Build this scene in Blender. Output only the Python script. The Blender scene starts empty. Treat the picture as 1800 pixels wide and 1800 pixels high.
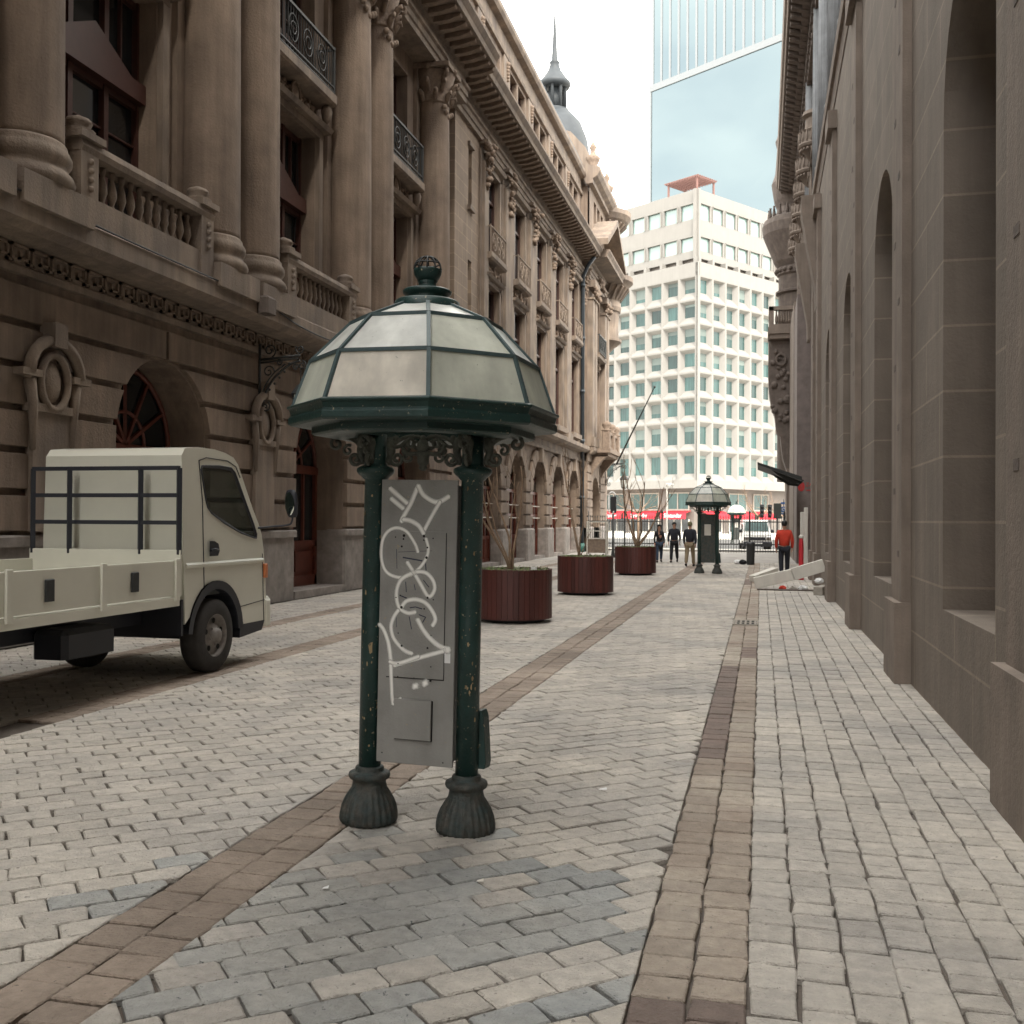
import bpy, bmesh, math, random
from math import sin, cos, pi, radians
from mathutils import Vector, Matrix
from mathutils.geometry import tessellate_polygon
random.seed(7)
SC = bpy.context.scene
COL = SC.collection

# ------------------------------------------------------------------ camera
cd = bpy.data.cameras.new('camera'); cam = bpy.data.objects.new('camera', cd); COL.objects.link(cam)
YAW, PITCH, ROLL = radians(13.462), radians(0.429), radians(0.3)
fw = Vector((-sin(YAW)*cos(PITCH), cos(YAW)*cos(PITCH), sin(PITCH)))
rt = Vector((cos(YAW), sin(YAW), 0)); up = rt.cross(fw)
r2 = rt*cos(ROLL)+up*sin(ROLL); u2 = -rt*sin(ROLL)+up*cos(ROLL)
m = Matrix((r2, u2, -fw)).transposed().to_4x4(); m.translation = Vector((0, 0, 1.8))
cam.matrix_world = m
cd.sensor_width = 36; cd.lens = 36.6; cd.clip_start = 0.05; cd.clip_end = 3000
cd.dof.use_dof = True; cd.dof.focus_distance = 6.1; cd.dof.aperture_fstop = 9
SC.camera = cam

# ------------------------------------------------------------------ sky, sun, exposure
SUN_EL, SUN_AZ = 46, 152           # azimuth measured clockwise from +Y
w = bpy.data.worlds.new('World'); SC.world = w; w.use_nodes = True
nt = w.node_tree; N = nt.nodes; L = nt.links
for n in list(N): N.remove(n)
out = N.new('ShaderNodeOutputWorld'); bg = N.new('ShaderNodeBackground'); bg.inputs[1].default_value = 0.12
sky = N.new('ShaderNodeTexSky'); sky.sky_type = 'NISHITA'; sky.sun_disc = False
sky.sun_elevation = radians(SUN_EL); sky.sun_rotation = radians(SUN_AZ)
sky.air_density = 1.2; sky.dust_density = 2.0
tc = N.new('ShaderNodeTexCoord'); mp = N.new('ShaderNodeMapping'); mp.inputs['Scale'].default_value = (1, 1, 2.2)
nz = N.new('ShaderNodeTexNoise'); nz.inputs['Scale'].default_value = 2.1; nz.inputs['Detail'].default_value = 7; nz.inputs['Roughness'].default_value = .55
rp = N.new('ShaderNodeValToRGB'); rp.color_ramp.elements[0].position = .36; rp.color_ramp.elements[1].position = .60
rp.color_ramp.elements[0].color = (.45, .45, .45, 1)
sx = N.new('ShaderNodeSeparateXYZ'); L.new(tc.outputs['Generated'], sx.inputs[0])
mr = N.new('ShaderNodeMapRange'); mr.inputs['From Min'].default_value = -.1; mr.inputs['From Max'].default_value = .45
L.new(sx.outputs['Y'], mr.inputs['Value'])          # cloud closes up towards the north end
mxv = N.new('ShaderNodeMath'); mxv.operation = 'MAXIMUM'
mix = N.new('ShaderNodeMix'); mix.data_type = 'RGBA'; mix.inputs[7].default_value = (9.9, 9.6, 8.9, 1)
L.new(tc.outputs['Generated'], mp.inputs[0]); L.new(mp.outputs[0], nz.inputs[0]); L.new(nz.outputs['Fac'], rp.inputs[0])
L.new(rp.outputs[0], mxv.inputs[0]); L.new(mr.outputs[0], mxv.inputs[1])
L.new(mxv.outputs[0], mix.inputs[0]); L.new(sky.outputs[0], mix.inputs[6]); L.new(mix.outputs[2], bg.inputs[0]); L.new(bg.outputs[0], out.inputs[0])
sl = bpy.data.lights.new('sun', 'SUN'); sl.energy = 1.3; sl.angle = radians(14); sl.color = (1, .93, .82)
so = bpy.data.objects.new('sun', sl); COL.objects.link(so); so.location = (20, -30, 60)
sdir = Vector((sin(radians(SUN_AZ))*cos(radians(SUN_EL)), cos(radians(SUN_AZ))*cos(radians(SUN_EL)), sin(radians(SUN_EL))))
so.rotation_euler = sdir.to_track_quat('Z', 'Y').to_euler()
SC.view_settings.view_transform = 'Standard'; SC.view_settings.look = 'None'
SC.view_settings.exposure = 2.15; SC.view_settings.gamma = 1
SC.cycles.max_bounces = 6; SC.cycles.transparent_max_bounces = 12
SC.cycles.use_denoising = True

# ------------------------------------------------------------------ materials
def mat(name, base, rough=.8, metal=0, var=.0, vscale=3., bump=0., bscale=40., streak=0., var2=None, v2fac=.5, v2scale=1.2,
        speck=None, sfac=.62, sscale=60., spec=.5, island=0., objrand=0., coat=0.):
    m = bpy.data.materials.new(name); m.use_nodes = True; t = m.node_tree; b = t.nodes['Principled BSDF']
    b.inputs['Roughness'].default_value = rough; b.inputs['Metallic'].default_value = metal
    b.inputs['Specular IOR Level'].default_value = spec; b.inputs['Coat Weight'].default_value = coat
    g = t.nodes.new('ShaderNodeNewGeometry'); cur = None
    rgb = t.nodes.new('ShaderNodeRGB'); rgb.outputs[0].default_value = (*base, 1); cur = rgb.outputs[0]
    def noise(scale, det=5, stretch=None, rough_=.6):
        mp = t.nodes.new('ShaderNodeMapping'); t.links.new(g.outputs['Position'], mp.inputs[0])
        if stretch: mp.inputs['Scale'].default_value = stretch
        n = t.nodes.new('ShaderNodeTexNoise'); n.inputs['Scale'].default_value = scale; n.inputs['Detail'].default_value = det
        n.inputs['Roughness'].default_value = rough_
        t.links.new(mp.outputs[0], n.inputs[0]); return n.outputs['Fac']
    def ramp(fac, a, b_):
        r = t.nodes.new('ShaderNodeMapRange'); r.inputs['From Min'].default_value = a; r.inputs['From Max'].default_value = b_
        t.links.new(fac, r.inputs['Value']); return r.outputs[0]
    def mul(cur, fac, amt):    # multiply brightness by 1 +- amt
        r = t.nodes.new('ShaderNodeMapRange'); r.inputs['From Min'].default_value = .25; r.inputs['From Max'].default_value = .75
        r.inputs['To Min'].default_value = 1-amt; r.inputs['To Max'].default_value = 1+amt; t.links.new(fac, r.inputs['Value'])
        v = t.nodes.new('ShaderNodeVectorMath'); v.operation = 'SCALE'; t.links.new(cur, v.inputs[0]); t.links.new(r.outputs[0], v.inputs['Scale'])
        return v.outputs[0]
    def mixc(cur, fac, col):
        x = t.nodes.new('ShaderNodeMix'); x.data_type = 'RGBA'; t.links.new(fac, x.inputs[0]); t.links.new(cur, x.inputs[6]); x.inputs[7].default_value = (*col, 1)
        return x.outputs[2]
    if var2: 
        f = ramp(noise(v2scale, 6), .5-(.28*v2fac), .82-.3*v2fac); cur = mixc(cur, f, var2)
    if var: cur = mul(cur, noise(vscale, 6), var)
    if streak: cur = mul(cur, noise(1.0, 6, (5, 5, .35)), streak)
    if island:
        r = t.nodes.new('ShaderNodeMapRange'); r.inputs['From Min'].default_value = .0; r.inputs['From Max'].default_value = 1
        r.inputs['To Min'].default_value = 1-island; r.inputs['To Max'].default_value = 1+island*.7; t.links.new(g.outputs['Random Per Island'], r.inputs['Value'])
        v = t.nodes.new('ShaderNodeVectorMath'); v.operation = 'SCALE'; t.links.new(cur, v.inputs[0]); t.links.new(r.outputs[0], v.inputs['Scale']); cur = v.outputs[0]
    if objrand:
        oi = t.nodes.new('ShaderNodeObjectInfo')
        r = t.nodes.new('ShaderNodeMapRange'); r.inputs['To Min'].default_value = 1-objrand; r.inputs['To Max'].default_value = 1+objrand; t.links.new(oi.outputs['Random'], r.inputs['Value'])
        v = t.nodes.new('ShaderNodeVectorMath'); v.operation = 'SCALE'; t.links.new(cur, v.inputs[0]); t.links.new(r.outputs[0], v.inputs['Scale']); cur = v.outputs[0]
    if speck:
        f = ramp(noise(sscale, 3, None, .7), sfac, sfac+.03); cur = mixc(cur, f, speck)
    t.links.new(cur, b.inputs['Base Color'])
    if bump:
        bn = t.nodes.new('ShaderNodeBump'); bn.inputs['Strength'].default_value = min(1, bump); bn.inputs['Distance'].default_value = .02*max(1, bump)
        t.links.new(noise(bscale, 6), bn.inputs['Height']); t.links.new(bn.outputs[0], b.inputs['Normal'])
    return m

def glass(name, tint, rough=.05, fac=.55, objrand=0):
    m = bpy.data.materials.new(name); m.use_nodes = True; t = m.node_tree; b = t.nodes['Principled BSDF']
    b.inputs['Base Color'].default_value = (*tint, 1); b.inputs['Roughness'].default_value = rough; b.inputs['Specular IOR Level'].default_value = .8
    tr = t.nodes.new('ShaderNodeBsdfTransparent'); tr.inputs[0].default_value = (.75, .8, .76, 1)
    mx = t.nodes.new('ShaderNodeMixShader'); mx.inputs[0].default_value = fac
    o = t.nodes['Material Output']; t.links.new(tr.outputs[0], mx.inputs[1]); t.links.new(b.outputs[0], mx.inputs[2]); t.links.new(mx.outputs[0], o.inputs[0])
    return m

M = {}
M['stone'] = mat('warm_limestone', (.245, .187, .143), .92, var=.25, vscale=1.1, bump=.7, bscale=22, streak=.3, var2=(.16, .122, .096), v2fac=.5, v2scale=.5)
M['stone_trim'] = mat('trim_limestone', (.27, .213, .165), .9, var=.28, vscale=3, bump=.7, bscale=25, streak=.3, var2=(.15, .12, .10), v2scale=1.5)
M['relief'] = mat('carved_limestone', (.23, .175, .135), .95, var=.3, vscale=9, bump=1, bscale=30)
M['plinth'] = mat('grey_granite', (.30, .265, .24), .85, var=.22, vscale=6, bump=.3, bscale=60, var2=(.20, .18, .165), v2fac=.5, v2scale=2)
M['stone_r'] = mat('grey_limestone', (.21, .17, .14), .92, var=.2, vscale=2, bump=.4, bscale=30, streak=.22)
M['stone_r_dark'] = mat('dark_limestone', (.13, .105, .09), .92, var=.3, vscale=3, bump=.5, bscale=30, streak=.2)  # darker brown tone of the grey limestone
M['wood'] = mat('varnished_red_wood', (.115, .03, .018), .45, var=.25, vscale=6, streak=.2)
M['win_wood'] = mat('aged_red_window_wood', (.06, .022, .016), .5, var=.2, vscale=6)
M['dark_wood'] = mat('dark_window_wood', (.055, .026, .02), .5, var=.2, vscale=6)
M['pane'] = mat('dark_window_glass', (.015, .018, .02), .06, spec=.7)
M['void'] = mat('dark_interior', (.015, .013, .012), .9)
M['iron'] = mat('wrought_iron', (.03, .032, .032), .6, var=.3, vscale=20)
M['lead'] = mat('weathered_lead_roof', (.035, .042, .048), .6, var=.2, vscale=2)
M['conc'] = mat('white_concrete', (.222, .213, .197), .8, var=.04, vscale=1, streak=.05)
M['conc_pane'] = mat('teal_window_glass', (.03, .068, .064), .2, spec=.4, objrand=.5, streak=.5)
M['conc_pane2'] = mat('pale_window_glass', (.24, .33, .31), .12, spec=.8, objrand=.15)
M['blind'] = mat('pale_blind', (.12, .15, .138), .6, objrand=.3)
M['brownstone'] = mat('brown_stone_cladding', (.16, .14, .125), .7, var=.15, vscale=1)
M['red'] = mat('red_awning_canvas', (.62, .015, .03), .7)
M['white_letter'] = mat('white_lettering', (.85, .85, .82), .7)
M['towerglass'] = mat('mirror_curtain_wall', (.155, .192, .205), .04, metal=1)
M['towerframe'] = mat('pale_mullion', (.19, .205, .215), .5)
M['pergola'] = mat('pinkish_timber', (.19, .10, .085), .8)
M['green'] = mat('dark_green_enamel', (.015, .042, .038), .38, var=.3, vscale=8, bump=.25, bscale=60, speck=(.36, .30, .2), sfac=.655, sscale=42, spec=.45)
M['green_cast'] = mat('weathered_green_cast_iron', (.028, .045, .045), .6, var=.5, vscale=25, bump=.5, bscale=60, var2=(.065, .06, .05), v2fac=.6, v2scale=14)
M['scroll'] = mat('dusty_green_cast_scroll', (.085, .09, .075), .7, var=.4, vscale=30, bump=.5, bscale=80)
M['chip'] = mat('bare_primer', (.30, .22, .12), .8, island=.5)
M['bar'] = mat('blue_green_glazing_bar', (.06, .095, .10), .5, var=.2, vscale=20)
M['greypanel'] = mat('grey_painted_sheet', (.25, .245, .232), .5, var=.15, vscale=5, bump=.1, bscale=70, speck=(.34, .29, .2), sfac=.675, sscale=34, streak=.12)
M['hole'] = mat('hole_and_shade_black', (.006, .006, .006), .9)  # black for real holes and for the shade drawn beside panel plates
M['ink'] = mat('blue_black_marker', (.03, .035, .06), .8)
M['slat'] = mat('maroon_stained_slat', (.075, .018, .014), .5, island=.3, streak=.35, speck=(.22, .07, .03), sfac=.68, sscale=25, bump=.2, bscale=40)
M['blackm'] = mat('black_plastic', (.015, .015, .017), .5)
M['soil'] = mat('dry_soil', (.12, .085, .055), .95, var=.4, vscale=20, bump=1, bscale=40)
M['leaf'] = mat('small_green_leaf', (.13, .20, .04), .6, island=.5)
M['bark'] = mat('pale_brown_bark', (.24, .165, .11), .85, var=.35, vscale=12, bump=.5, bscale=60)
M['truck'] = mat('cream_truck_paint', (.68, .67, .58), .3, var=.05, vscale=2, coat=.4)
M['trim'] = mat('black_rubber_trim', (.02, .022, .03), .5)
M['tyre'] = mat('dusty_tyre_rubber', (.035, .032, .03), .85, var=.3, vscale=12)
M['rim'] = mat('dirty_steel_rim', (.22, .20, .185), .6, metal=.3, var=.35, vscale=14)
M['tglass'] = glass('truck_window_glass', (.02, .03, .028), .04, .45)
M['mirrorg'] = mat('mirror_glass', (.8, .82, .8), .03, metal=1)
M['chrome'] = mat('chrome', (.7, .7, .7), .15, metal=1)
M['amber'] = mat('amber_lens', (.6, .2, .08), .3)
M['seat'] = mat('grey_seat_cloth', (.08, .085, .08), .9)
M['beam'] = mat('dusty_white_metal', (.62, .59, .53), .6, var=.08, vscale=4, streak=.08)
M['concgrey'] = mat('rough_concrete', (.34, .31, .27), .95, var=.2, vscale=6, bump=.7, bscale=30)
M['redpaint'] = mat('red_pipe_paint', (.5, .02, .03), .4)
M['skin'] = mat('skin', (.42, .22, .15), .6)
M['hair'] = mat('black_hair', (.012, .010, .009), .6)
M['navy'] = mat('dark_navy_cloth', (.014, .016, .024), .85, bump=.3, bscale=20)
M['black_cloth'] = mat('black_cloth', (.010, .010, .012), .85, bump=.3, bscale=20)
M['jeans'] = mat('blue_jeans', (.035, .055, .09), .9)
M['khaki'] = mat('khaki_cloth', (.24, .19, .12), .9, var=.1, vscale=6)
M['redcloth'] = mat('orange_red_knit', (.55, .045, .022), .85, var=.12, vscale=10, bump=.5, bscale=40)
M['shoe'] = mat('dark_leather', (.02, .015, .012), .5)
M['paper'] = mat('white_paper', (.75, .75, .74), .8)
M['vanw'] = mat('white_van_paint', (.75, .74, .70), .3, coat=.4)
M['whitepaint'] = mat('chipped_white_paint', (.6, .58, .52), .7, var=.1, vscale=8)
M['bluesign'] = mat('blue_sign_paint', (.04, .13, .4), .5)
M['greensign'] = mat('grey_green_sign', (.05, .06, .055), .6)
M['asphalt'] = mat('asphalt', (.06, .058, .055), .9, var=.2, vscale=2)
M['kerb'] = mat('pale_kerb_concrete', (.55, .53, .48), .9, var=.1)
M['olive'] = mat('faded_khaki_cap', (.17, .15, .08), .9)
M['emblem'] = mat('red_emblem_paint', (.5, .03, .03), .6)
M['banner'] = mat('blue_grey_fluted_stone', (.20, .21, .22), .85, var=.2, vscale=3, streak=.3)
for nm, c in (('pane_cream', (.88, .82, .72)), ('pane_green', (.72, .74, .64)), ('pane_white', (.82, .83, .78))):
    mm = mat('milky_canopy_'+nm, c, .35, var=.14, vscale=5, streak=.28, bump=.05, bscale=20, var2=[x*.62 for x in c], v2fac=.35, v2scale=3, speck=(.2, .2, .14), sfac=.70, sscale=30)
    t = mm.node_tree; b = t.nodes['Principled BSDF']; tl = t.nodes.new('ShaderNodeBsdfTranslucent'); tl.inputs[0].default_value = (*[x*1.2 for x in c], 1)
    mx = t.nodes.new('ShaderNodeMixShader'); mx.inputs[0].default_value = .3; t.links.new(b.outputs[0], mx.inputs[1]); t.links.new(tl.outputs[0], mx.inputs[2]); t.links.new(mx.outputs[0], t.nodes['Material Output'].inputs[0])
    M[nm] = mm

# spray paint: white paint whose edge thins out (vertex attribute 'thick')
mm = bpy.data.materials.new('white_spray_paint'); mm.use_nodes = True; t = mm.node_tree; b = t.nodes['Principled BSDF']
b.inputs['Base Color'].default_value = (.9, .89, .85, 1); b.inputs['Roughness'].default_value = .6
at = t.nodes.new('ShaderNodeAttribute'); at.attribute_name = 'thick'; tr = t.nodes.new('ShaderNodeBsdfTransparent'); mx = t.nodes.new('ShaderNodeMixShader')
pw = t.nodes.new('ShaderNodeMath'); pw.operation = 'SMOOTH_MIN'; 
sm = t.nodes.new('ShaderNodeMapRange'); sm.interpolation_type = 'SMOOTHSTEP'; sm.inputs['From Min'].default_value = .0; sm.inputs['From Max'].default_value = 1.0; sm.inputs['To Max'].default_value = .97
t.nodes.remove(pw)
t.links.new(at.outputs['Fac'], sm.inputs['Value']); t.links.new(sm.outputs[0], mx.inputs[0]); t.links.new(tr.outputs[0], mx.inputs[1]); t.links.new(b.outputs[0], mx.inputs[2]); t.links.new(mx.outputs[0], t.nodes['Material Output'].inputs[0])
M['spray'] = mm

# ashlar with thin joints
def ashlar(name, base, bw=1.1, bh=.45):
    m = mat(name, base, .92, var=.15, vscale=1.5, bump=.4, bscale=25, streak=.14)
    t = m.node_tree; b = t.nodes['Principled BSDF']; src = b.inputs['Base Color'].links[0].from_socket
    g = t.nodes.new('ShaderNodeNewGeometry'); s = t.nodes.new('ShaderNodeSeparateXYZ'); c = t.nodes.new('ShaderNodeCombineXYZ')
    t.links.new(g.outputs['Position'], s.inputs[0]); t.links.new(s.outputs['Y'], c.inputs['X']); t.links.new(s.outputs['Z'], c.inputs['Y'])
    br = t.nodes.new('ShaderNodeTexBrick'); br.inputs['Scale'].default_value = 1; br.inputs['Brick Width'].default_value = bw; br.inputs['Row Height'].default_value = bh
    br.inputs['Mortar Size'].default_value = .012; br.inputs['Color1'].default_value = (1, 1, 1, 1); br.inputs['Color2'].default_value = (.88, .88, .88, 1); br.inputs['Mortar'].default_value = (1.35, 1.35, 1.3, 1)
    t.links.new(c.outputs[0], br.inputs[0]); v = t.nodes.new('ShaderNodeVectorMath'); v.operation = 'MULTIPLY'
    t.links.new(src, v.inputs[0]); t.links.new(br.outputs['Color'], v.inputs[1]); t.links.new(v.outputs[0], b.inputs['Base Color']); return m
M['ashlar'] = ashlar('jointed_limestone', (.25, .192, .145))

# ------------------------------------------------------------------ mesh helpers
class MB:
    def __init__(s): s.v = []; s.f = []; s.m = []; s.cm = 0; s.sm = []
    def add(s, vs, fs, smooth=False):
        o = len(s.v); s.v += [tuple(v) for v in vs]
        for f in fs: s.f.append(tuple(i+o for i in f)); s.m.append(s.cm); s.sm.append(smooth)
        return s
    def box(s, x0, x1, y0, y1, z0, z1, T=None):
        x0, x1 = min(x0, x1), max(x0, x1); y0, y1 = min(y0, y1), max(y0, y1); z0, z1 = min(z0, z1), max(z0, z1)
        vs = [Vector(p) for p in ((x0,y0,z0),(x1,y0,z0),(x1,y1,z0),(x0,y1,z0),(x0,y0,z1),(x1,y0,z1),(x1,y1,z1),(x0,y1,z1))]
        if T: vs = [T @ v for v in vs]
        return s.add(vs, [(3,2,1,0),(4,5,6,7),(0,1,5,4),(1,2,6,5),(2,3,7,6),(3,0,4,7)])
    def cbox(s, x0, x1, y0, y1, z0, z1, c):    # box with chamfered vertical and top edges
        vs = []
        for z, i in ((z0, 0), (z1-c, 0), (z1, c)):
            a, b_, d, e = x0+i, x1-i, y0+i, y1-i
            k = c if i == 0 else 0
            vs += [(a+k, d, z), (b_-k, d, z), (b_, d+k, z), (b_, e-k, z), (b_-k, e, z), (a+k, e, z), (a, e-k, z), (a, d+k, z)]
        fs = []
        for r in range(2):
            for i in range(8): j = (i+1) % 8; fs.append((r*8+i, r*8+j, r*8+8+j, r*8+8+i))
        fs.append(tuple(range(7, -1, -1))); fs.append(tuple(range(16, 24)))
        return s.add(vs, fs)
    def quad(s, a, b, c, d): return s.add([a, b, c, d], [(0, 1, 2, 3)])
    def prism(s, poly, f0, f1, cap=True):      # poly: 2D points; f0,f1 map (u,v)->3D
        n = len(poly); vs = [f0(*p) for p in poly]+[f1(*p) for p in poly]
        fs = [(i, (i+1) % n, n+(i+1) % n, n+i) for i in range(n)]
        if cap: fs += [tuple(range(n-1, -1, -1)), tuple(range(n, 2*n))]
        return s.add(vs, fs)
    def ypr(s, poly, y0, y1):                  # (x,z) profile run along Y
        return s.prism(poly, lambda x, z: (x, y0, z), lambda x, z: (x, y1, z))
    def xpr(s, poly, x0, x1):                  # (y,z) profile run along X
        return s.prism(poly, lambda y, z: (x0, y, z), lambda y, z: (x1, y, z))
    def tube(s, pts, r, n=8, closed=False, cap=True, sm=True):
        pts = [Vector(p) for p in pts]; k = len(pts); rs = r if isinstance(r, (list, tuple)) else [r]*k
        vs = []; ref = Vector((.137, .291, .947)); prev = None
        for i, p in enumerate(pts):
            a = pts[i-1] if (i > 0 or closed) else p; b = pts[(i+1) % k] if (i < k-1 or closed) else p
            d = (b-a); d = d.normalized() if d.length > 1e-9 else Vector((0, 0, 1))
            if prev is None: prev = d.orthogonal().normalized()
            u = (prev - d*prev.dot(d)); u = u.normalized() if u.length > 1e-6 else d.orthogonal().normalized(); prev = u
            q = d.cross(u)
            for j in range(n): t = 2*pi*j/n; vs.append(p+(u*cos(t)+q*sin(t))*rs[i])
        fs = []
        for i in range(k if closed else k-1):
            for j in range(n): a_ = i*n+j; b_ = i*n+(j+1) % n; c = ((i+1) % k)*n+(j+1) % n; d_ = ((i+1) % k)*n+j; fs.append((a_, b_, c, d_))
        if cap and not closed: fs += [tuple(range(n-1, -1, -1)), tuple(range((k-1)*n, k*n))]
        return s.add(vs, fs, sm)
    def lathe(s, prof, c=(0, 0, 0), n=24, a0=0, a1=2*pi, mod=None, T=None, sm=True, cap=True):
        full = abs(a1-a0-2*pi) < 1e-6; k = n if full else n+1; vs = []
        for (r, z) in prof:
            for j in range(k):
                t = a0+(a1-a0)*j/n; rr = r*(1 if mod is None else mod(t, z))
                v = Vector((c[0]+rr*cos(t), c[1]+rr*sin(t), c[2]+z)); vs.append(T @ v if T else v)
        fs = []
        for i in range(len(prof)-1):
            for j in range(n): a = i*k+j; b = i*k+(j+1) % k; fs.append((a, b, b+k, a+k))
        if full and cap: fs += [tuple(range(n-1, -1, -1)), tuple(range((len(prof)-1)*k, len(prof)*k))]
        return s.add(vs, fs, sm)
    def bar(s, a, b, w, h=None, upv=(0, 0, 1)):
        a = Vector(a); b = Vector(b); d = (b-a).normalized(); u = Vector(upv); q = d.cross(u)
        q = q.normalized() if q.length > 1e-5 else d.orthogonal().normalized(); u = q.cross(d).normalized(); h = h or w
        vs = [p+q*(sx_*w/2)+u*(sz_*h/2) for p in (a, b) for sx_, sz_ in ((-1, -1), (1, -1), (1, 1), (-1, 1))]
        return s.add(vs, [(3,2,1,0),(4,5,6,7),(0,1,5,4),(1,2,6,5),(2,3,7,6),(3,0,4,7)])
    def poly(s, loops, f):                    # polygon with holes -> triangles
        pts = [p for l in loops for p in l]
        tri = tessellate_polygon([[Vector((p[0], p[1], 0)) for p in l] for l in loops])
        return s.add([f(*p) for p in pts], [tuple(t_) for t_ in tri])
    def ball(s, c, r, n=12, sc=(1, 1, 1), T=None):
        pr = [(max(1e-4, r*sin(pi*i/n)), -r*cos(pi*i/n)*sc[2]) for i in range(n+1)]
        return s.lathe(pr, c, n*2, T=T)
    def build(s, name, mats, parent=None, bevel=0, **tags):
        me = bpy.data.meshes.new(name); me.from_pydata(s.v, [], s.f)
        if not isinstance(mats, (list, tuple)): mats = [mats]
        for x in mats: me.materials.append(x)
        if any(s.m): me.polygons.foreach_set('material_index', s.m)
        if any(s.sm): me.polygons.foreach_set('use_smooth', s.sm)
        me.update(); o = bpy.data.objects.new(name, me); COL.objects.link(o)
        if s_norm.get('on', True) and len(s.f) < 30000:
            bm = bmesh.new(); bm.from_mesh(me); bmesh.ops.recalc_face_normals(bm, faces=bm.faces); bm.to_mesh(me); bm.free()
        if parent: o.parent = parent
        if bevel:
            b = o.modifiers.new('bevel', 'BEVEL'); b.width = bevel; b.segments = 2; b.limit_method = 'ANGLE'; b.angle_limit = radians(40)
        tag(o, **tags); return o
s_norm = {'on': True}
def tag(o, label=None, cat=None, group=None, kind=None):
    if label: o['label'] = label
    if cat: o['category'] = cat
    if group: o['group'] = group
    if kind: o['kind'] = kind
    return o
def empty(name, loc=(0, 0, 0), rz=0, **tags):
    o = bpy.data.objects.new(name, None); COL.objects.link(o); o.location = loc; o.rotation_euler = (0, 0, rz); o.empty_display_size = .2
    return tag(o, **tags)
def copy_tree(o, parent=None):
    c = o.copy(); COL.objects.link(c)
    if parent: c.parent = parent
    for ch in list(o.children): copy_tree(ch, c)
    return c
def smooth_path(P, k=8):
    P = [Vector(p) for p in P]; out = []
    for i in range(len(P)-1):
        a = P[max(0, i-1)]; b = P[i]; c = P[i+1]; d = P[min(len(P)-1, i+2)]
        for j in range(k):
            t = j/k; out.append(.5*((2*b)+(c-a)*t+(2*a-5*b+4*c-d)*t*t+(3*b-a-3*c+d)*t**3))
    out.append(P[-1]); return out
def text(name, body, size, M4, mtl, parent, extrude=.01, font_shear=0):
    cu = bpy.data.curves.new(name, 'FONT'); cu.body = body; cu.size = size; cu.extrude = extrude; cu.align_x = 'CENTER'; cu.align_y = 'CENTER'
    tmp = bpy.data.objects.new(name+'_tmp', cu); COL.objects.link(tmp)
    dg = bpy.context.evaluated_depsgraph_get(); me = bpy.data.meshes.new_from_object(tmp.evaluated_get(dg)); bpy.data.objects.remove(tmp)
    me.name = name; me.materials.clear(); me.materials.append(mtl); me.transform(M4)
    o = bpy.data.objects.new(name, me); COL.objects.link(o); o.parent = parent; return o

def wall_x(mb, X, Y0, Y1, Z0, Z1, holes, depth, arch=False, n=10):
    """wall in plane x=X between Y0..Y1, Z0..Z1 with holes [(y0,y1,z0,z1,arched)], reveals going to X+depth"""
    ys = sorted(set([Y0, Y1]+[h[0] for h in holes]+[h[1] for h in holes]))
    for i in range(len(ys)-1):
        a, b = ys[i], ys[i+1]; hs = sorted([h for h in holes if h[0] <= a+1e-6 and h[1] >= b-1e-6], key=lambda h: h[2])
        z = Z0
        for h in hs:
            if h[2] > z+1e-6: mb.quad((X, a, z), (X, b, z), (X, b, h[2]), (X, a, h[2]))
            z = h[3]
        if z < Z1-1e-6: mb.quad((X, a, z), (X, b, z), (X, b, Z1), (X, a, Z1))
    for (a, b, z0, z1, *ar) in holes:
        D = X+depth
        if ar and ar[0]:
            r = (b-a)/2; zc = z1-r; cy = (a+b)/2
            arc = [(cy-r*cos(pi*k/n), zc+r*sin(pi*k/n)) for k in range(n+1)]
            for k in range(n):
                (y_a, z_a), (y_b, z_b) = arc[k], arc[k+1]
                mb.quad((X, y_a, z_a), (X, y_b, z_b), (X, y_b, z1), (X, y_a, z1)) if True else None
                mb.quad((X, y_a, z_a), (X, y_b, z_b), (D, y_b, z_b), (D, y_a, z_a))
            mb.quad((X, a, z0), (X, a, zc), (D, a, zc), (D, a, z0)); mb.quad((X, b, z0), (X, b, zc), (D, b, zc), (D, b, z0))
        else:
            mb.quad((X, a, z0), (X, a, z1), (D, a, z1), (D, a, z0)); mb.quad((X, b, z0), (X, b, z1), (D, b, z1), (D, b, z0))
            mb.quad((X, a, z1), (X, b, z1), (D, b, z1), (D, a, z1))
        mb.quad((X, a, z0), (X, b, z0), (D, b, z0), (D, a, z0))

# ================================================================== GROUND
s_norm['on'] = False
g = MB(); g.quad((-600, -60, -.03), (600, -60, -.03), (600, 1500, -.03), (-600, 1500, -.03))
mm = mat('sandy_joint_mortar', (.12, .098, .08), .95, var=.3, vscale=4, bump=.6, bscale=50, var2=(.10, .085, .075), v2scale=.8)
g.build('ground', mm, kind='structure')

def stone_mat(name, base, alt, extra=None):
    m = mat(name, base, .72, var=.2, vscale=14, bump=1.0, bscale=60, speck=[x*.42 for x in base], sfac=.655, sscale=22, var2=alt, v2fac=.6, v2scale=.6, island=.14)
    return m
M['sett'] = stone_mat('grey_sett_stone', (.56, .512, .445), (.38, .355, .325))
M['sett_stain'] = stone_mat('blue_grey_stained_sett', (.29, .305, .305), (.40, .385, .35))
M['sett_brown'] = stone_mat('brown_sett_stone', (.38, .305, .245), (.21, .165, .13))
M['sett_tan'] = stone_mat('tan_sett_stone', (.43, .375, .31), (.27, .21, .165))
M['sett_dark'] = stone_mat('dark_brown_brick', (.21, .155, .13), (.17, .13, .11))

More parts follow.
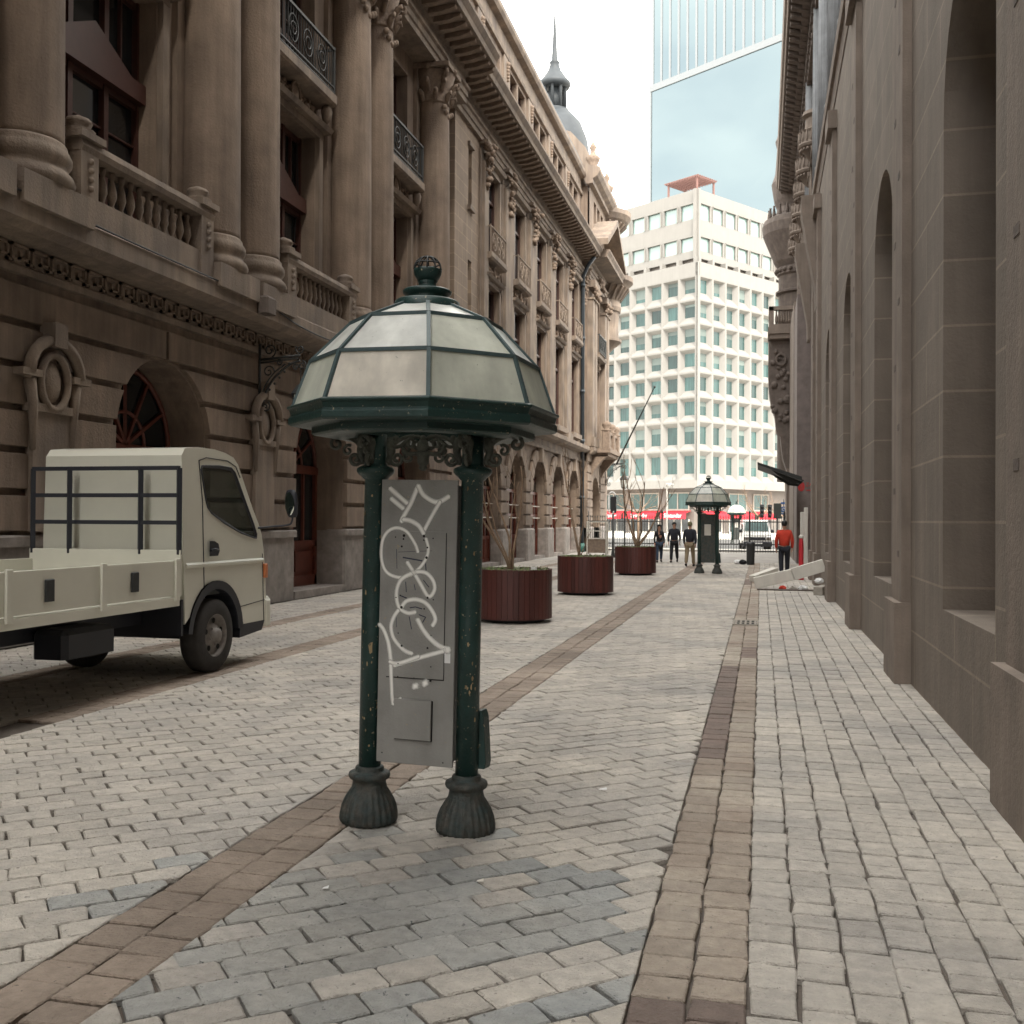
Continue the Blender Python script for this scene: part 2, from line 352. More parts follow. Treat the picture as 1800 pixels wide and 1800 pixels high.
def sett(mb, cx, cy, hx, hy, ang, clip=None, hj=.004, gap=.0045, near=True, z0=0):
    ca, sa = cos(ang), sin(ang)
    hx = hx-gap*random.uniform(.6, 1.6); hy = hy-gap*random.uniform(.6, 1.6)
    tx, ty = random.uniform(-.012, .012), random.uniform(-.012, .012); dz = random.uniform(-hj, hj); da = random.uniform(-.015, .015)
    c = min(hx, hy)
    def P(u, v, z): 
        u2_, v2_ = u*cos(da)-v*sin(da), u*sin(da)+v*cos(da)
        return (cx+u2_*ca-v2_*sa, cy+u2_*sa+v2_*ca, z0+z+dz+tx*u+ty*v)
    j = [random.uniform(-.009, .009) for _ in range(8)]
    if near:
        k = c*random.uniform(.05, .14)
        ring = [(-hx+k, -hy+j[0]), (hx-k, -hy+j[1]), (hx+j[2], -hy+k), (hx+j[3], hy-k), (hx-k, hy+j[4]), (-hx+k, hy+j[5]), (-hx+j[6], hy-k), (-hx+j[7], -hy+k)]
        n = 8
    else:
        ring = [(-hx+j[0], -hy+j[1]), (hx+j[2], -hy+j[3]), (hx+j[4], hy+j[5]), (-hx+j[6], hy+j[7])]; n = 4
    W = [P(u, v, 0) for u, v in ring]
    if clip:
        for e_, sg in ((clip[0]+.004, 1), (clip[1]-.004, -1)):
            o_ = []
            for i in range(len(W)):
                a, b = W[i], W[(i+1) % len(W)]; da_, db_ = (a[0]-e_)*sg, (b[0]-e_)*sg
                if da_ >= 0: o_.append(a)
                if (da_ >= 0) != (db_ >= 0): t_ = da_/(da_-db_); o_.append(tuple(a[q]+(b[q]-a[q])*t_ for q in range(3)))
            W = o_
            if len(W) < 3: return
        if abs(sum(W[i][0]*W[(i+1) % len(W)][1]-W[(i+1) % len(W)][0]*W[i][1] for i in range(len(W))))/2 < .0012: return
    n = len(W); mx_ = sum(p[0] for p in W)/n; my_ = sum(p[1] for p in W)/n
    top = []
    for p in W:
        l = math.hypot(p[0]-mx_, p[1]-my_) or 1; f_ = max(0, 1-.010/l); top.append((mx_+(p[0]-mx_)*f_, my_+(p[1]-my_)*f_, p[2]))
    bot = [(p[0], p[1], p[2]-.03) for p in W]; mid = [(p[0], p[1], p[2]-.007) for p in W]
    fs = []
    for a in (0, n):
        for i in range(n): fs.append((a+i, a+(i+1) % n, a+n+(i+1) % n, a+n+i))
    fs.append(tuple(range(2*n, 3*n)))
    mb.add(bot+mid+top, fs, False)

field = MB(); brown = MB(); darkb = MB(); stain = MB(); tan = MB()
ANG = radians(42); A_, B_ = .275, .18
# field zones (x0,x1)
zones = [(-10.0, -8.34), (-7.94, -6.44), (-6.02, -2.83), (-2.355, -.475)]
ca, sa = cos(ANG), sin(ANG)
YMAX = 46
def in_frame(x, y):      # skip stones nobody could see from near the photograph's viewpoint
    return y > 1.6 and x > -(y*.95+1.8)
R_ = int(70/B_)
for r in range(-R_, R_):
    v = r*B_; sh = (random.random()*.15+(.5 if r % 2 else 0))*A_
    for c in range(-int(70/A_), int(70/A_)):
        u = c*A_+sh; x = -5+u*ca-v*sa; y = 22+u*sa+v*ca
        if y < 1.2 or y > YMAX or x < -10.15 or x > -.4 or not in_frame(x, y): continue
        for z in zones:
            if z[0]-.14 < x < z[1]+.14:
                inside = z[0]+.13 < x < z[1]-.13
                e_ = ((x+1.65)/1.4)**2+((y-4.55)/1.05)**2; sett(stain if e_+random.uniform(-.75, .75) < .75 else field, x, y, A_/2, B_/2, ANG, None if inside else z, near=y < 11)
def rows(mb_pick, x0, x1, ln, y0, y1, jit=.15, **k):
    y = y0
    while y < y1:
        l = ln*random.uniform(1-jit, 1+jit); cy = y+l/2
        if in_frame((x0+x1)/2, cy): sett(mb_pick(cy), (x0+x1)/2, cy, (x1-x0)/2, l/2, 0, near=cy < 12, **k)
        y += l
for a, b in ((-2.83, -2.593), (-2.593, -2.355)): rows(lambda y: brown, a, b, .2, 1.4, YMAX)
rows(lambda y: darkb if 8.0 < y < 13.2 or y < 4.05 or 30 < y < 33 else tan, -.475, -.26, .19, 1.2, YMAX)
rows(lambda y: darkb if y < 4.0 or 14 < y < 15.3 else tan, -.26, -.045, .2, 1.2, YMAX)
for a, b in ((-8.34, -8.14), (-8.14, -7.94), (-6.44, -6.23), (-6.23, -6.02)): rows(lambda y: brown, a, b, .2, 8, YMAX)
x = -.045
while x < 1.7: rows(lambda y: field, x, min(x+.192, 1.72), .2, 1.2, YMAX, .25); x += .192
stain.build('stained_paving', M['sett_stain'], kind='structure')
field.build('street_paving', M['sett'], kind='structure')
brown.build('paving_band', M['sett_brown'], kind='structure')
tan.build('tan_paving_band', M['sett_tan'], kind='structure')
darkb.build('worn_paving_band', M['sett_dark'], kind='structure')
# far paving as one sheet with drawn joints, beyond the modelled setts
far = MB(); far.quad((-30, YMAX, -.004), (25, YMAX, -.004), (25, 64, -.004), (-30, 64, -.004))
fm = mat('far_sett_stone', (.38, .36, .33), .8, var=.15, vscale=5, bump=.4, bscale=20, var2=(.28, .26, .24), v2scale=1)
far.build('distant_paving', fm, kind='structure')
rd = MB(); rd.quad((-300, 64, -.012), (300, 64, -.012), (300, 104, -.012), (-300, 104, -.012)); rd.build('cross_street', M['asphalt'], kind='structure')
pv = MB(); pv.box(-300, 300, 104, 400, -.02, .13); pv.box(-300, 300, 61.5, 64, -.02, .12); pv.build('far_pavement', M['kerb'], kind='structure')
s_norm['on'] = True

# drain grate in the paving
gr = empty('drain_grate', (-.26, 18.8, 0), label='small cast iron drain grate with square slots set in the brown paving band', cat='grate')
f = MB()
f.box(-.22, .22, -.40, -.34, 0, .02); f.box(-.22, .22, .34, .40, 0, .02); f.box(-.22, -.19, -.34, .34, 0, .02); f.box(.19, .22, -.34, .34, 0, .02)
f.box(-.19, .19, -.03, .03, 0, .02)
for i in range(5): f.box(-.165+i*.0825-.018, -.165+i*.0825+.018, -.34, .34, 0, .02)
f.build('frame', M['concgrey'], gr); MB().box(-.2, .2, -.36, .36, .006, .012).build('slot', M['hole'], gr)
# chips of litter
for k, (x, y, s, c, lb) in enumerate(((-1.02, 6.9, .03, 'paper', 'crumpled white and blue paper scrap lying on the open setts right of the phone pavilion'),
                              (-2.05, 4.72, .018, 'paper', 'small whitish blob of gum trodden on the setts in front of the left pavilion foot'),
                              (-1.35, 5.0, .02, 'beam', 'pale twig-like scrap on the setts just right of the right pavilion foot'))):
    l = MB(); l.add([(x-s, y-s*.4, .006), (x+s, y-s*.6, .012), (x+s*.8, y+s*.5, .02), (x-s*.7, y+s*.4, .009)], [(0, 1, 2, 3)]); l.build('litter', M[c], label=lb, cat='litter')

# ================================================================== LEFT BUILDING (long stone bourse-like building)
X0 = -10.1
LB = empty('arcaded_stone_building', (X0, 30, 0), label='long brown limestone building with giant columns, arched ground floor and corner turret', cat='building')
LB.location = (0, 0, 0)
st = MB(); rus = MB(); pl = MB(); tr_ = MB(); rel = MB()
PITCH_ = 6.65; NEAR_END = 33.4
centers = [21.5+PITCH_*k for k in (-3, -2, -1, 0, 1)]           # door / window bays of the columned front
doors = [c+1.35 for c in centers]
ZP = 1.55
# ground floor wall, near front
def ground_courses(mb, y0, y1, z0, z1, hole, X, pitch=.57, proud=.07):
    z = z0
    while z < z1-.1:
        zt = min(z+pitch-.09, z1)
        mb.box(X-.3, X+proud, y0, y1, z, zt)
        z += pitch
holes = [(d-1.43, d+1.43, 0.0, 4.55, True) for d in doors]
wall_x(st, X0-.06, -12, NEAR_END, 0, 5.2, holes, -.86)
edges = [-12]+[v for d in doors for v in (d-1.43, d+1.43)]+[NEAR_END]
for i in range(0, len(edges), 2):
    y0, y1 = edges[i], edges[i+1]
    if y1-y0 < .2: continue
    for q in range(6):                     # courses follow the arch
        z = ZP+.06+q*.59; zt = min(z+.49, 5.14)
        g0 = [d for d in doors if abs(d+1.43-y0) < .01]; g1 = [d for d in doors if abs(d-1.43-y1) < .01]
        ex = lambda zz: 1.43 if zz < 3.12 else (math.sqrt(max(0, 1.43**2-(zz-3.12)**2)) if zz < 4.55 else 0)
        f = lambda zz: ((g0[0]+ex(zz)+.04) if g0 else y0, (g1[0]-ex(zz)-.04) if g1 else y1)
        zs = [z+(zt-z)*k_/4 for k_ in range(5)]
        pl_ = [(f(zz)[1], zz) for zz in zs]+[(f(zz)[0], zz) for zz in zs[::-1]]
        rus.prism(pl_, lambda u, v: (X0-.3, u, v), lambda u, v: (X0+.05, u, v))
    pl.cbox(X0-.80, X0+.0, y0-.012, y1+.012, 0, ZP, .05); pl.cbox(X0-.5, X0+.06, y0-.02, y1+.02, ZP-.16, ZP, .03)
# steps and doors in the near front
for d in doors:
    pl.box(X0-.95, X0+.02, d-1.415, d+1.415, 0, .17)
for d in doors:
    dr = empty('entrance_door', (X0-.84, d, .17)); dr.parent = LB
    m1 = MB()
    for a, b in ((-1.42, -1.3), (1.3, 1.42), (-.06, .06)): m1.box(0, .1, a, b, 0, 2.75)
    m1.box(0, .12, -1.42, 1.42, 2.72, 2.9); m1.box(0, .1, -1.42, 1.42, 0, .25); m1.box(0, .1, -1.42, 1.42, .95, 1.1)
    for sgn in (-1, 1):
        m1.box(0, .04, min(sgn*.06, sgn*1.3), max(sgn*.06, sgn*1.3), .25, .95); m1.box(.04, .07, min(sgn*.25, sgn*1.1), max(sgn*.25, sgn*1.1), .35, .85)
        m1.box(0, .08, min(sgn*.64, sgn*.72), max(sgn*.64, sgn*.72), 1.1, 2.72)
    for k in range(7): t_ = pi*k/6; m1.bar((.05, 0, 2.9), (.05, 1.38*cos(t_), 2.9+1.38*sin(t_)), .06)
    m1.tube([(.05, 1.38*cos(pi*k/16), 2.9+1.38*sin(pi*k/16)) for k in range(17)], .05, 6); m1.tube([(.05, .6*cos(pi*k/12), 2.9+.6*sin(pi*k/12)) for k in range(13)], .035, 6)
    m1.build('door_frame', M['wood'], dr)
    p1 = MB(); p1.quad((.02, -1.4, .9), (.02, 1.4, .9), (.02, 1.4, 4.4), (.02, -1.4, 4.4)); p1.build('glazing', M['pane'], dr)
# bevelled ledge / meander frieze / cornice over ground floor, near front
def ledge(mb, y0, y1, Xf):
    prof = [(X0-.4, 5.2), (X0+.05, 5.2), (X0+.05, 5.3), (X0+.0, 5.32), (X0+.0, 5.62), (Xf-.2, 5.62), (Xf-.1, 5.66), (Xf, 5.7), (Xf, 5.98), (Xf-.05, 6.02), (X0-1.2, 6.05)]
    mb.ypr(prof, y0, y1)
ledge(tr_, -12, NEAR_END, -9.36)
# meander (raised key pattern)
me_ = MB()
def key(mb, y, z, s):
    e = .018; X = X0+.012
    seg = [((0, 0), (0, 1)), ((0, 1), (1.5, 1)), ((1.5, 1), (1.5, .25)), ((1.5, .25), (.75, .25)), ((.75, .25), (.75, .62)), ((0, 0), (-.4, 0)), ((-.4, 0), (-.4, .05))]
    for (a, b), (c, d) in seg:
        mb.box(X-.02, X+.035, y+min(a, c)*s-e, y+max(a, c)*s+e, z+min(b, d)*s-e, z+max(b, d)*s+e)
y = 11.5
while y < NEAR_END: key(me_, y, 5.36, .22); y += .42
me_.build('meander_frieze', M['relief'], LB)
# upper wall of near front: recessed bays
UX = -10.35
hol = []
for c in centers:
    hol += [(c-1.4, c+1.4, 6.05, 10.85), (c-1.35, c+1.35, 11.85, 15.1)]
wall_x(st, UX, -12, NEAR_END, 6.0, 15.7, hol, -.5)
# windows in near front (both storeys)
relief_list = []
def tall_window(c, z0, z1, hw, X, ped):
    wdw = empty('tall_window', (X, c, z0)); wdw.parent = LB; H_ = z1-z0
    fr = MB()
    for a in (-hw, -hw/3, hw/3, hw): fr.box(-.06, .08, a-.06 if a > -hw else a, a+.06 if a < hw else a, 0, H_)
    for z in (0, H_*.33, H_*.6, H_-.12): fr.box(-.06, .06, -hw, hw, z, z+.1)
    if ped:
        fr.box(-.06, .22, -hw, hw, H_*.62, H_*.69)
        fr.prism([(-hw*.75, H_*.69), (hw*.75, H_*.69), (0, H_*.80)], lambda u, v: (-.05, u, v), lambda u, v: (.2, u, v))
    for k in (-2, 2): fr.box(-.04, .04, k*hw/3-.02, k*hw/3+.02, H_*.7, H_)
    for z in (.18, .46): fr.box(-.03, .03, -hw, hw, H_*z, H_*z+.03)
    fr.build('frame', M['win_wood'] if ped else M['dark_wood'], wdw)
    p = MB(); p.quad((-.03, -hw, 0), (-.03, hw, 0), (-.03, hw, H_), (-.03, -hw, H_)); p.build('pane', M['pane'], wdw)
for c in centers:
    tall_window(c, 6.1, 10.85, 1.4, UX-.42, True); tall_window(c, 11.85, 15.1, 1.35, UX-.42, False)
    # architraves, hood moulding, spandrel relief and upper balcony
    for a in (-1.62, 1.42): tr_.box(UX, UX+.12, c+a, c+a+.2, 6.05, 10.95)
    tr_.box(UX, UX+.13, c-1.62, c+1.62, 10.85, 11.05); tr_.ypr([(UX, 11.0), (UX+.28, 11.02), (UX+.34, 11.12), (UX, 11.14)], c-1.75, c+1.75)
    tr_.ypr([(UX, 11.58), (UX+.45, 11.6), (UX+.5, 11.65), (UX+.5, 11.85), (UX, 11.86)], c-1.55, c+1.55)
    for a in (-1.5, 1.5): 
        tr_.lathe([(.02, -.3), (.1, -.22), (.14, 0), (.1, .1)], (UX+.3, c+a*.93, 11.45), 10)
    relief_list.append((UX+.02, c, 11.32, 1.25, .22, 44, .24))
def ornament(X, c, z, w_, h, n=26, big=.0, seed=0, parent=None, name='carved_relief'):
    rg = random.Random(int(c*100+z*10)); mb = MB()
    for k in range(n):
        u, v = rg.uniform(-1, 1), rg.uniform(-1, 1); e = max(0, 1-(u*u+v*v)*.5); q = rg.uniform(.035, .085)
        T = Matrix.Translation((X+.02+.12*e*rg.random(), c+u*w_, z+v*h)) @ Matrix.Rotation(rg.uniform(-1, 1), 4, 'X') @ Matrix.Diagonal((.8, rg.uniform(.7, 2), rg.uniform(.6, 1.1), 1)); mb.ball((0, 0, 0), q, 4, T=T)
    for sg in (-1, 1):
        pts = [(X+.07, c+sg*(w_*.35+p[0]), z+p[1]) for p in spiral((0, 0), h*.75, 1.4, 1.2, sg, 14, .2)]
        mb.tube(pts, .035, 5); mb.tube([(X+.07, c+sg*w_*.5, z-h*.2), (X+.1, c+sg*w_*.75, z-h*.75), (X+.07, c+sg*w_, z)], .045, 5)
    if big: T = Matrix.Translation((X+.08, c, z)) @ Matrix.Diagonal((.5, .75, 1.15, 1)); mb.ball((0, 0, 0), big, 7, T=T); mb.tube([(X+.16, c+big*.95*cos(2*pi*k/12), z+big*1.25*sin(2*pi*k/12)) for k in range(12)], .03, 5, closed=True)
    return mb.build(name, M['relief'], parent or LB)
def spiral(c, r0, turns, a0, sgn, n=22, r1=.15):
    pts = []
    for k in range(n+1):
        t = k/n; r = r0*(1-t*(1-r1)); a = a0+sgn*turns*2*pi*t; pts.append((c[0]+r*cos(a), c[1]+r*sin(a)))
    return pts
def railing(name, c, hw, z0, z1, X, parent, Xw):
    r = MB(); n = int(hw*2/.13)
    for y0_, z in ((0, z0+.06), (0, z1), (0, z0+.18)): r.bar((X, c-hw, z), (X, c+hw, z), .035 if z < z1 else .06)
    for i in range(n+1):
        y_ = c-hw+2*hw*i/n; r.bar((X, y_, z0+.06), (X, y_, z1), .018)
    for sg in (-1, 1): 
        r.bar((X, c+sg*hw, z0), (X, c+sg*hw, z1+.05), .05); r.bar((X, c+sg*hw, z1), (Xw, c+sg*hw, z1), .05); r.bar((X, c+sg*hw, z0+.06), (Xw, c+sg*hw, z0+.06), .03)
        for q in range(1, 4): xx = X+(Xw-X)*q/4; r.bar((xx, c+sg*hw, z0), (xx, c+sg*hw, z1), .018)
    zc = (z0+z1)/2+.04; h = (z1-z0)*.27
    for cc in (-hw*.5, 0, hw*.5):
        r.tube([(X+.015, c+cc+h*cos(a)*.8, zc+h*sin(a)) for a in [2*pi*k/14 for k in range(14)]], .016, 5, closed=True)
        r.tube([(X+.02, c+cc+h*.45*cos(a), zc+h*.45*sin(a)) for a in [2*pi*k/10 for k in range(10)]], .016, 5, closed=True)
    return r.build(name, M['iron'], parent)
for a_ in relief_list: ornament(*a_)
for c in centers: railing('balcony_railing', c, 1.5, 11.86, 12.95, UX+.44, LB, UX)
# balustrades between the columns
BX = -9.62
bal_prof = [(.045, 0), (.045, .05), (.03, .08), (.075, .22), (.06, .34), (.03, .46), (.045, .52), (.045, .58)]
for c in centers:
    c = c-.08; b = MB(); b.box(BX-.16, BX+.16, c-1.5, c+1.5, 6.03, 6.44); b.ypr([(BX-.2, 7.04), (BX+.2, 7.04), (BX+.23, 7.12), (BX+.2, 7.22), (BX-.2, 7.22)], c-1.85, c+1.85)
    for i in range(12): b.lathe(bal_prof, (BX, c-1.30+i*.236, 6.45), 10)
    for sg in (-1, 1):
        b.box(BX-.2, BX+.2, c+sg*1.64-.2, c+sg*1.64+.2, 6.03, 7.05); b.box(BX-.27, BX+.27, c+sg*1.64-.28, c+sg*1.64+.28, 7.22, 7.32)
        b.lathe([(.22, 7.32), (.24, 7.38), (.15, 7.42), (.2, 7.49), (.17, 7.55), (.05, 7.60)], (BX, c+sg*1.64, 0), 12)
        for q in range(4): b.ball((BX+.22, c+sg*1.64, 6.92-q*.13), .05, 4)
    b.build('balustrade', M['stone_trim'], LB)
# giant columns in pairs
cols = []
for k in range(-3, 1):
    cols += [17.36+PITCH_*k, 18.98+PITCH_*k]
cols += [24.02, 25.62, 30.68]
COLX = -9.9
shaft = [(.535, 0), (.53, .1), (.52, 2.5), (.505, 5), (.475, 7.6), (.475, 7.82)]
for i, cy in enumerate(cols):
    co = MB().lathe(shaft, (0, 0, 0), 32).build('column', M['stone'], LB); co.location = (COLX, cy, 6.93)
    ba = MB(); ba.lathe([(.54, .62), (.57, .58), (.57, .54), (.60, .50), (.63, .44), (.63, .36), (.59, .3), (.575, .26), (.60, .22), (.65, .17), (.68, .09), (.65, .0)][::-1], (0, 0, 0), 32)
    ba.box(-.74, .62, -.74, .74, -.42, 0); bo = ba.build('column_base', M['stone_trim'], co); bo.location = (0, 0, -.6)
    cp = MB(); cp.lathe([(.47, 0), (.52, .03), (.49, .08), (.48, .12), (.52, .5), (.66, .95), (.6, 1.0)], (0, 0, 0), 24)
    cp.box(-.68, .68, -.68, .68, .98, 1.12)
    for q in range(16):
        a = 2*pi*q/16; z_ = .25 if q % 2 else .55; rr = .58 if q % 2 else .64
        cp.tube([(.5*cos(a), .5*sin(a), z_-.22), (rr*cos(a), rr*sin(a), z_), ((rr+.1)*cos(a), (rr+.1)*sin(a), z_+.06), ((rr+.12)*cos(a), (rr+.12)*sin(a), z_-.03)], [.06, .09, .07, .03], 6)
    for q in range(4):
        a = pi/4+pi/2*q; 
        cp.tube([(.5*cos(a), .5*sin(a), .6)]+[((.78+.1*cos(t_))*cos(a), (.78+.1*cos(t_))*sin(a), .82+.1*sin(t_)) for t_ in [pi-.6*k for k in range(9)]], .055, 6)
        cp.ball((.66*cos(a+pi/4), .66*sin(a+pi/4), 1.02), .1, 5)
    for q in range(-2, 3): cp.ball((.45, q*.18, -.35+abs(q)*.1), .09, 4)
    cb = cp.build('column_capital', M['relief'], co); cb.location = (0, 0, 7.62)
# pilaster piers behind columns
for cy in [c+PITCH_/2 for c in centers]+[centers[0]-PITCH_/2]:
    if cy < NEAR_END-1: st.box(UX-.2, UX+.12, cy-1.45, cy+1.45, 6.05, 15.7)
st.box(UX-.2, UX+.1, 31.9, NEAR_END, 6.05, 15.7)
# security light box and cable on the ledge
sb = MB(); sb.cbox(-9.35, -9.12, 18.1, 18.5, 5.72, 6.05, .04); sb.build('security_lamp', M['stone_r_dark'], LB)
cb_ = MB(); cb_.tube(smooth_path([(-9.33, 10, 6.05), (-9.34, 14, 6.0), (-9.33, 18.2, 5.97), (-9.34, 20, 5.8), (-9.33, 22, 5.78), (-9.34, 26, 5.98)], 6), .016, 5)
cb_.tube(smooth_path([(UX-.4, 22.75, 10.8), (UX-.38, 22.8, 9.5), (UX-.42, 22.72, 8.4), (UX-.38, 22.78, 7.0)], 6), .015, 5)
cb_.build('cable', M['blackm'], LB)
# cartouche pier ornament (beside the lamp bracket)
for cy in [19.75+PITCH_*k for k in (-1, 0, 1)]:
    o = MB(); o.box(X0, X0+.12, cy-.42, cy+.42, 1.6, 3.35); o.box(X0, X0+.17, cy-.5, cy+.5, 3.3, 3.42)
    for sg in (-1, 1):
        o.tube([(X0+.1, cy+sg*.55, 3.75), (X0+.12, cy+sg*.5, 3.9)], .09, 6); o.box(X0, X0+.22, cy+sg*.55-.2, cy+sg*.55+.2, 3.78, 3.88)
        o.tube([(X0+.12, cy+sg*.5, 3.75), (X0+.14, cy+sg*.45, 3.4), (X0+.12, cy+sg*.42, 2.75)], [.09, .07, .04], 6)
    o.tube([(X0+.16, cy+.55*cos(pi*k/10), 3.85+.5*sin(pi*k/10)) for k in range(11)], .09, 6)
    o.tube([(X0+.14, cy+.3*cos(2*pi*k/16), 3.75+.4*sin(2*pi*k/16)) for k in range(16)], .06, 6, closed=True)
    T = Matrix.Translation((X0+.06, cy, 3.75)) @ Matrix.Diagonal((.35, .8, 1.1, 1)); o.ball((0, 0, 0), .28, 7, T=T)
    o.box(X0, X0+.26, cy-.14, cy+.14, 4.25, 4.6)
    o.build('cartouche', M['stone_trim'], LB)

# ---- ashlar slit wall Y 33.4..36.9 and wing
AX = -10.1
asl = MB(); wall_x(asl, AX, NEAR_END+.25, 36.9, 6.0, 15.7, [(35.3, 35.75, 12.9, 15.0), (35.3, 35.75, 8.4, 11.0)], -.4); asl.box(UX-.6, AX-.01, NEAR_END+.25, 36.9, 6.0, 15.7) if False else None
asl.quad((AX, NEAR_END+.25, 6), (AX-.8, NEAR_END+.25, 6), (AX-.8, NEAR_END+.25, 15.7), (AX, NEAR_END+.25, 15.7))
asl.build('slit_wall', M['ashlar'], LB)
for z0, z1 in ((12.9, 15.0), (8.4, 11.0)): MB().box(AX-.4, AX-.36, 35.25, 35.8, z0, z1).build('slit_window', M['void'], LB)
tr_.box(AX, AX+.12, 35.2, 35.85, 12.75, 12.9); tr_.box(AX, AX+.1, 35.2, 35.85, 15.0, 15.15)
rus.box(AX-.4, AX+.03, NEAR_END, 36.9, ZP+.05, 5.2); pl.cbox(AX-.5, AX+.08, NEAR_END, 36.9, 0, ZP, .04)
bays = [38.5, 43.0, 47.5, 52.0, 56.5]
WEND = 59.0
gh = [(c-1.5, c+1.5, .0, 4.6, True) for c in bays]
wall_x(st, AX-.05, 36.9, WEND, 0, 5.2, gh, -.5, n=12)
ed = [36.9]+[v for c in bays for v in (c-1.5, c+1.5)]+[WEND]
for i in range(0, len(ed), 2):
    y0, y1 = ed[i], ed[i+1]
    for k in range(5): z = 1.5+k*.5; rus.box(AX-.3, AX+.07, y0+.06, y1-.06, z+.07, z+.48)
    if y1-y0 > .3: pl.cbox(AX-.4, AX+.16, y0-.05, y1+.05, 0, 1.43, .07)
for c in bays:                              # voussoirs over arches
    for k in range(9):
        a0, a1 = pi*k/9+.02, pi*(k+1)/9-.02
        q = [(c-1.53*cos(a0), 3.1+1.53*sin(a0)), (c-1.53*cos(a1), 3.1+1.53*sin(a1))]
        zt = 4.98
        e0 = (c-2.15*cos(a0), min(zt, 3.1+2.15*sin(a0))); e1 = (c-2.15*cos(a1), min(zt, 3.1+2.15*sin(a1)))
        rus.prism([q[0], q[1], e1, e0], lambda u, v: (AX-.03, u, v), lambda u, v: (AX+.088, u, v))
    tr_.box(AX, AX+.22, c-.16, c+.16, 4.5, 5.15); pl.box(AX-.82, AX+.05, c-1.49, c+1.49, 0, .14)
    dr = empty('arched_door', (AX-.46, c, .14)); dr.parent = LB; m1 = MB()
    for a in (-1.48, -.75, -.05, .65, 1.36): m1.box(0, .1, a, a+.12, 0, 2.9)
    for z in (0, .9, 1.8, 2.85): m1.box(0, .09, -1.48, 1.48, z, z+.13)
    m1.box(0, .05, -1.48, 1.48, 0, .95)
    for k in range(1, 6): m1.bar((.05, 0, 2.95), (.05, 1.45*cos(pi*k/6), 2.95+1.45*sin(pi*k/6)), .06)
    m1.build('door_frame', M['wood'], dr); MB().quad((.02, -1.5, .5), (.02, 1.5, .5), (.02, 1.5, 4.5), (.02, -1.5, 4.5)).build('glazing', M['pane'], dr)
    rail = MB(); rail.bar((.2, -1.48, 1.75), (.2, 1.48, 1.75), .04); rail.bar((.2, -1.48, 2.3), (.2, 1.48, 2.3), .03); rail.build('hand_rail', M['beam'], dr)
# wing first-floor ledge (architrave, flutes, ledge)
tr_.ypr([(AX-.3, 5.15), (AX+.08, 5.15), (AX+.1, 5.3), (AX+.02, 5.34), (AX+.02, 5.62), (AX+.4, 5.68), (AX+.55, 5.8), (AX+.55, 6.0), (AX-.3, 6.05)], 36.9, WEND)
tr_.ypr([(AX-.3, 5.2), (AX+.05, 5.2), (AX+.02, 5.7), (AX+.4, 5.75), (AX+.5, 6.0), (AX-.3, 6.05)], NEAR_END, 36.9)
# wing upper wall
hol = []
for c in bays: hol += [(c-1.0, c+1.0, 6.6, 10.7), (c-1.0, c+1.0, 11.75, 15.0)]
wall_x(st, AX, 36.9, WEND, 6.0, 16.0, hol, -.27)
for c in bays:
    for z0, z1 in ((6.6, 10.7), (11.75, 15.0)):
        wdw = empty('wing_window', (AX-.2, c, z0)); wdw.parent = LB; H_ = z1-z0; fr = MB()
        for a in (-1, -.05, .88): fr.box(-.05, .07, a, a+.12, 0, H_)
        for z in (0, H_*.7, H_-.1): fr.box(-.05, .06, -1, 1, z, z+.1)
        fr.build('frame', M['dark_wood'], wdw); MB().quad((-.02, -1, 0), (-.02, 1, 0), (-.02, 1, H_), (-.02, -1, H_)).build('pane', M['pane'], wdw)
        for a in (-1.2, 1.02): tr_.box(AX, AX+.1, c+a, c+a+.18, z0, z1+.1)
        tr_.box(AX, AX+.1, c-1.2, c+1.2, z1, z1+.18); 
    tr_.ypr([(AX, 10.85), (AX+.22, 10.88), (AX+.28, 10.98), (AX, 11.0)], c-1.3, c+1.3)
    tr_.ypr([(AX, 11.5), (AX+.3, 11.52), (AX+.36, 11.6), (AX+.36, 11.75), (AX, 11.76)], c-1.25, c+1.25)
    tr_.ypr([(AX, 6.25), (AX+.3, 6.3), (AX+.3, 6.55), (AX, 6.6)], c-1.25, c+1.25)
    tr_.ypr([(AX, 15.2), (AX+.25, 15.25), (AX+.3, 15.38), (AX, 15.4)], c-1.35, c+1.35)
    ornament(AX+.02, c, 11.24, .95, .2, 34, .17)
    r = MB(); X = AX+.3
    for z in (11.78, 12.72): r.bar((X, c-1.2, z), (X, c+1.2, z), .05)
    for i in range(15): r.bar((X, c-1.2+2.4*i/14, 11.78), (X, c-1.2+2.4*i/14, 12.72), .016)
    for cc in (-.6, 0, .6):
        for rr in (.3, .14): r.tube([(X, c+cc+rr*cos(2*pi*k/12), 12.25+rr*1.1*sin(2*pi*k/12)) for k in range(12)], .02, 5, closed=True)
    for sg in (-1, 1): r.bar((X, c+sg*1.2, 12.72), (AX, c+sg*1.2, 12.72), .04); r.bar((X, c+sg*1.2, 11.76), (X, c+sg*1.2, 12.78), .04)
    r.build('balcony_railing', M['stone_trim'], LB)
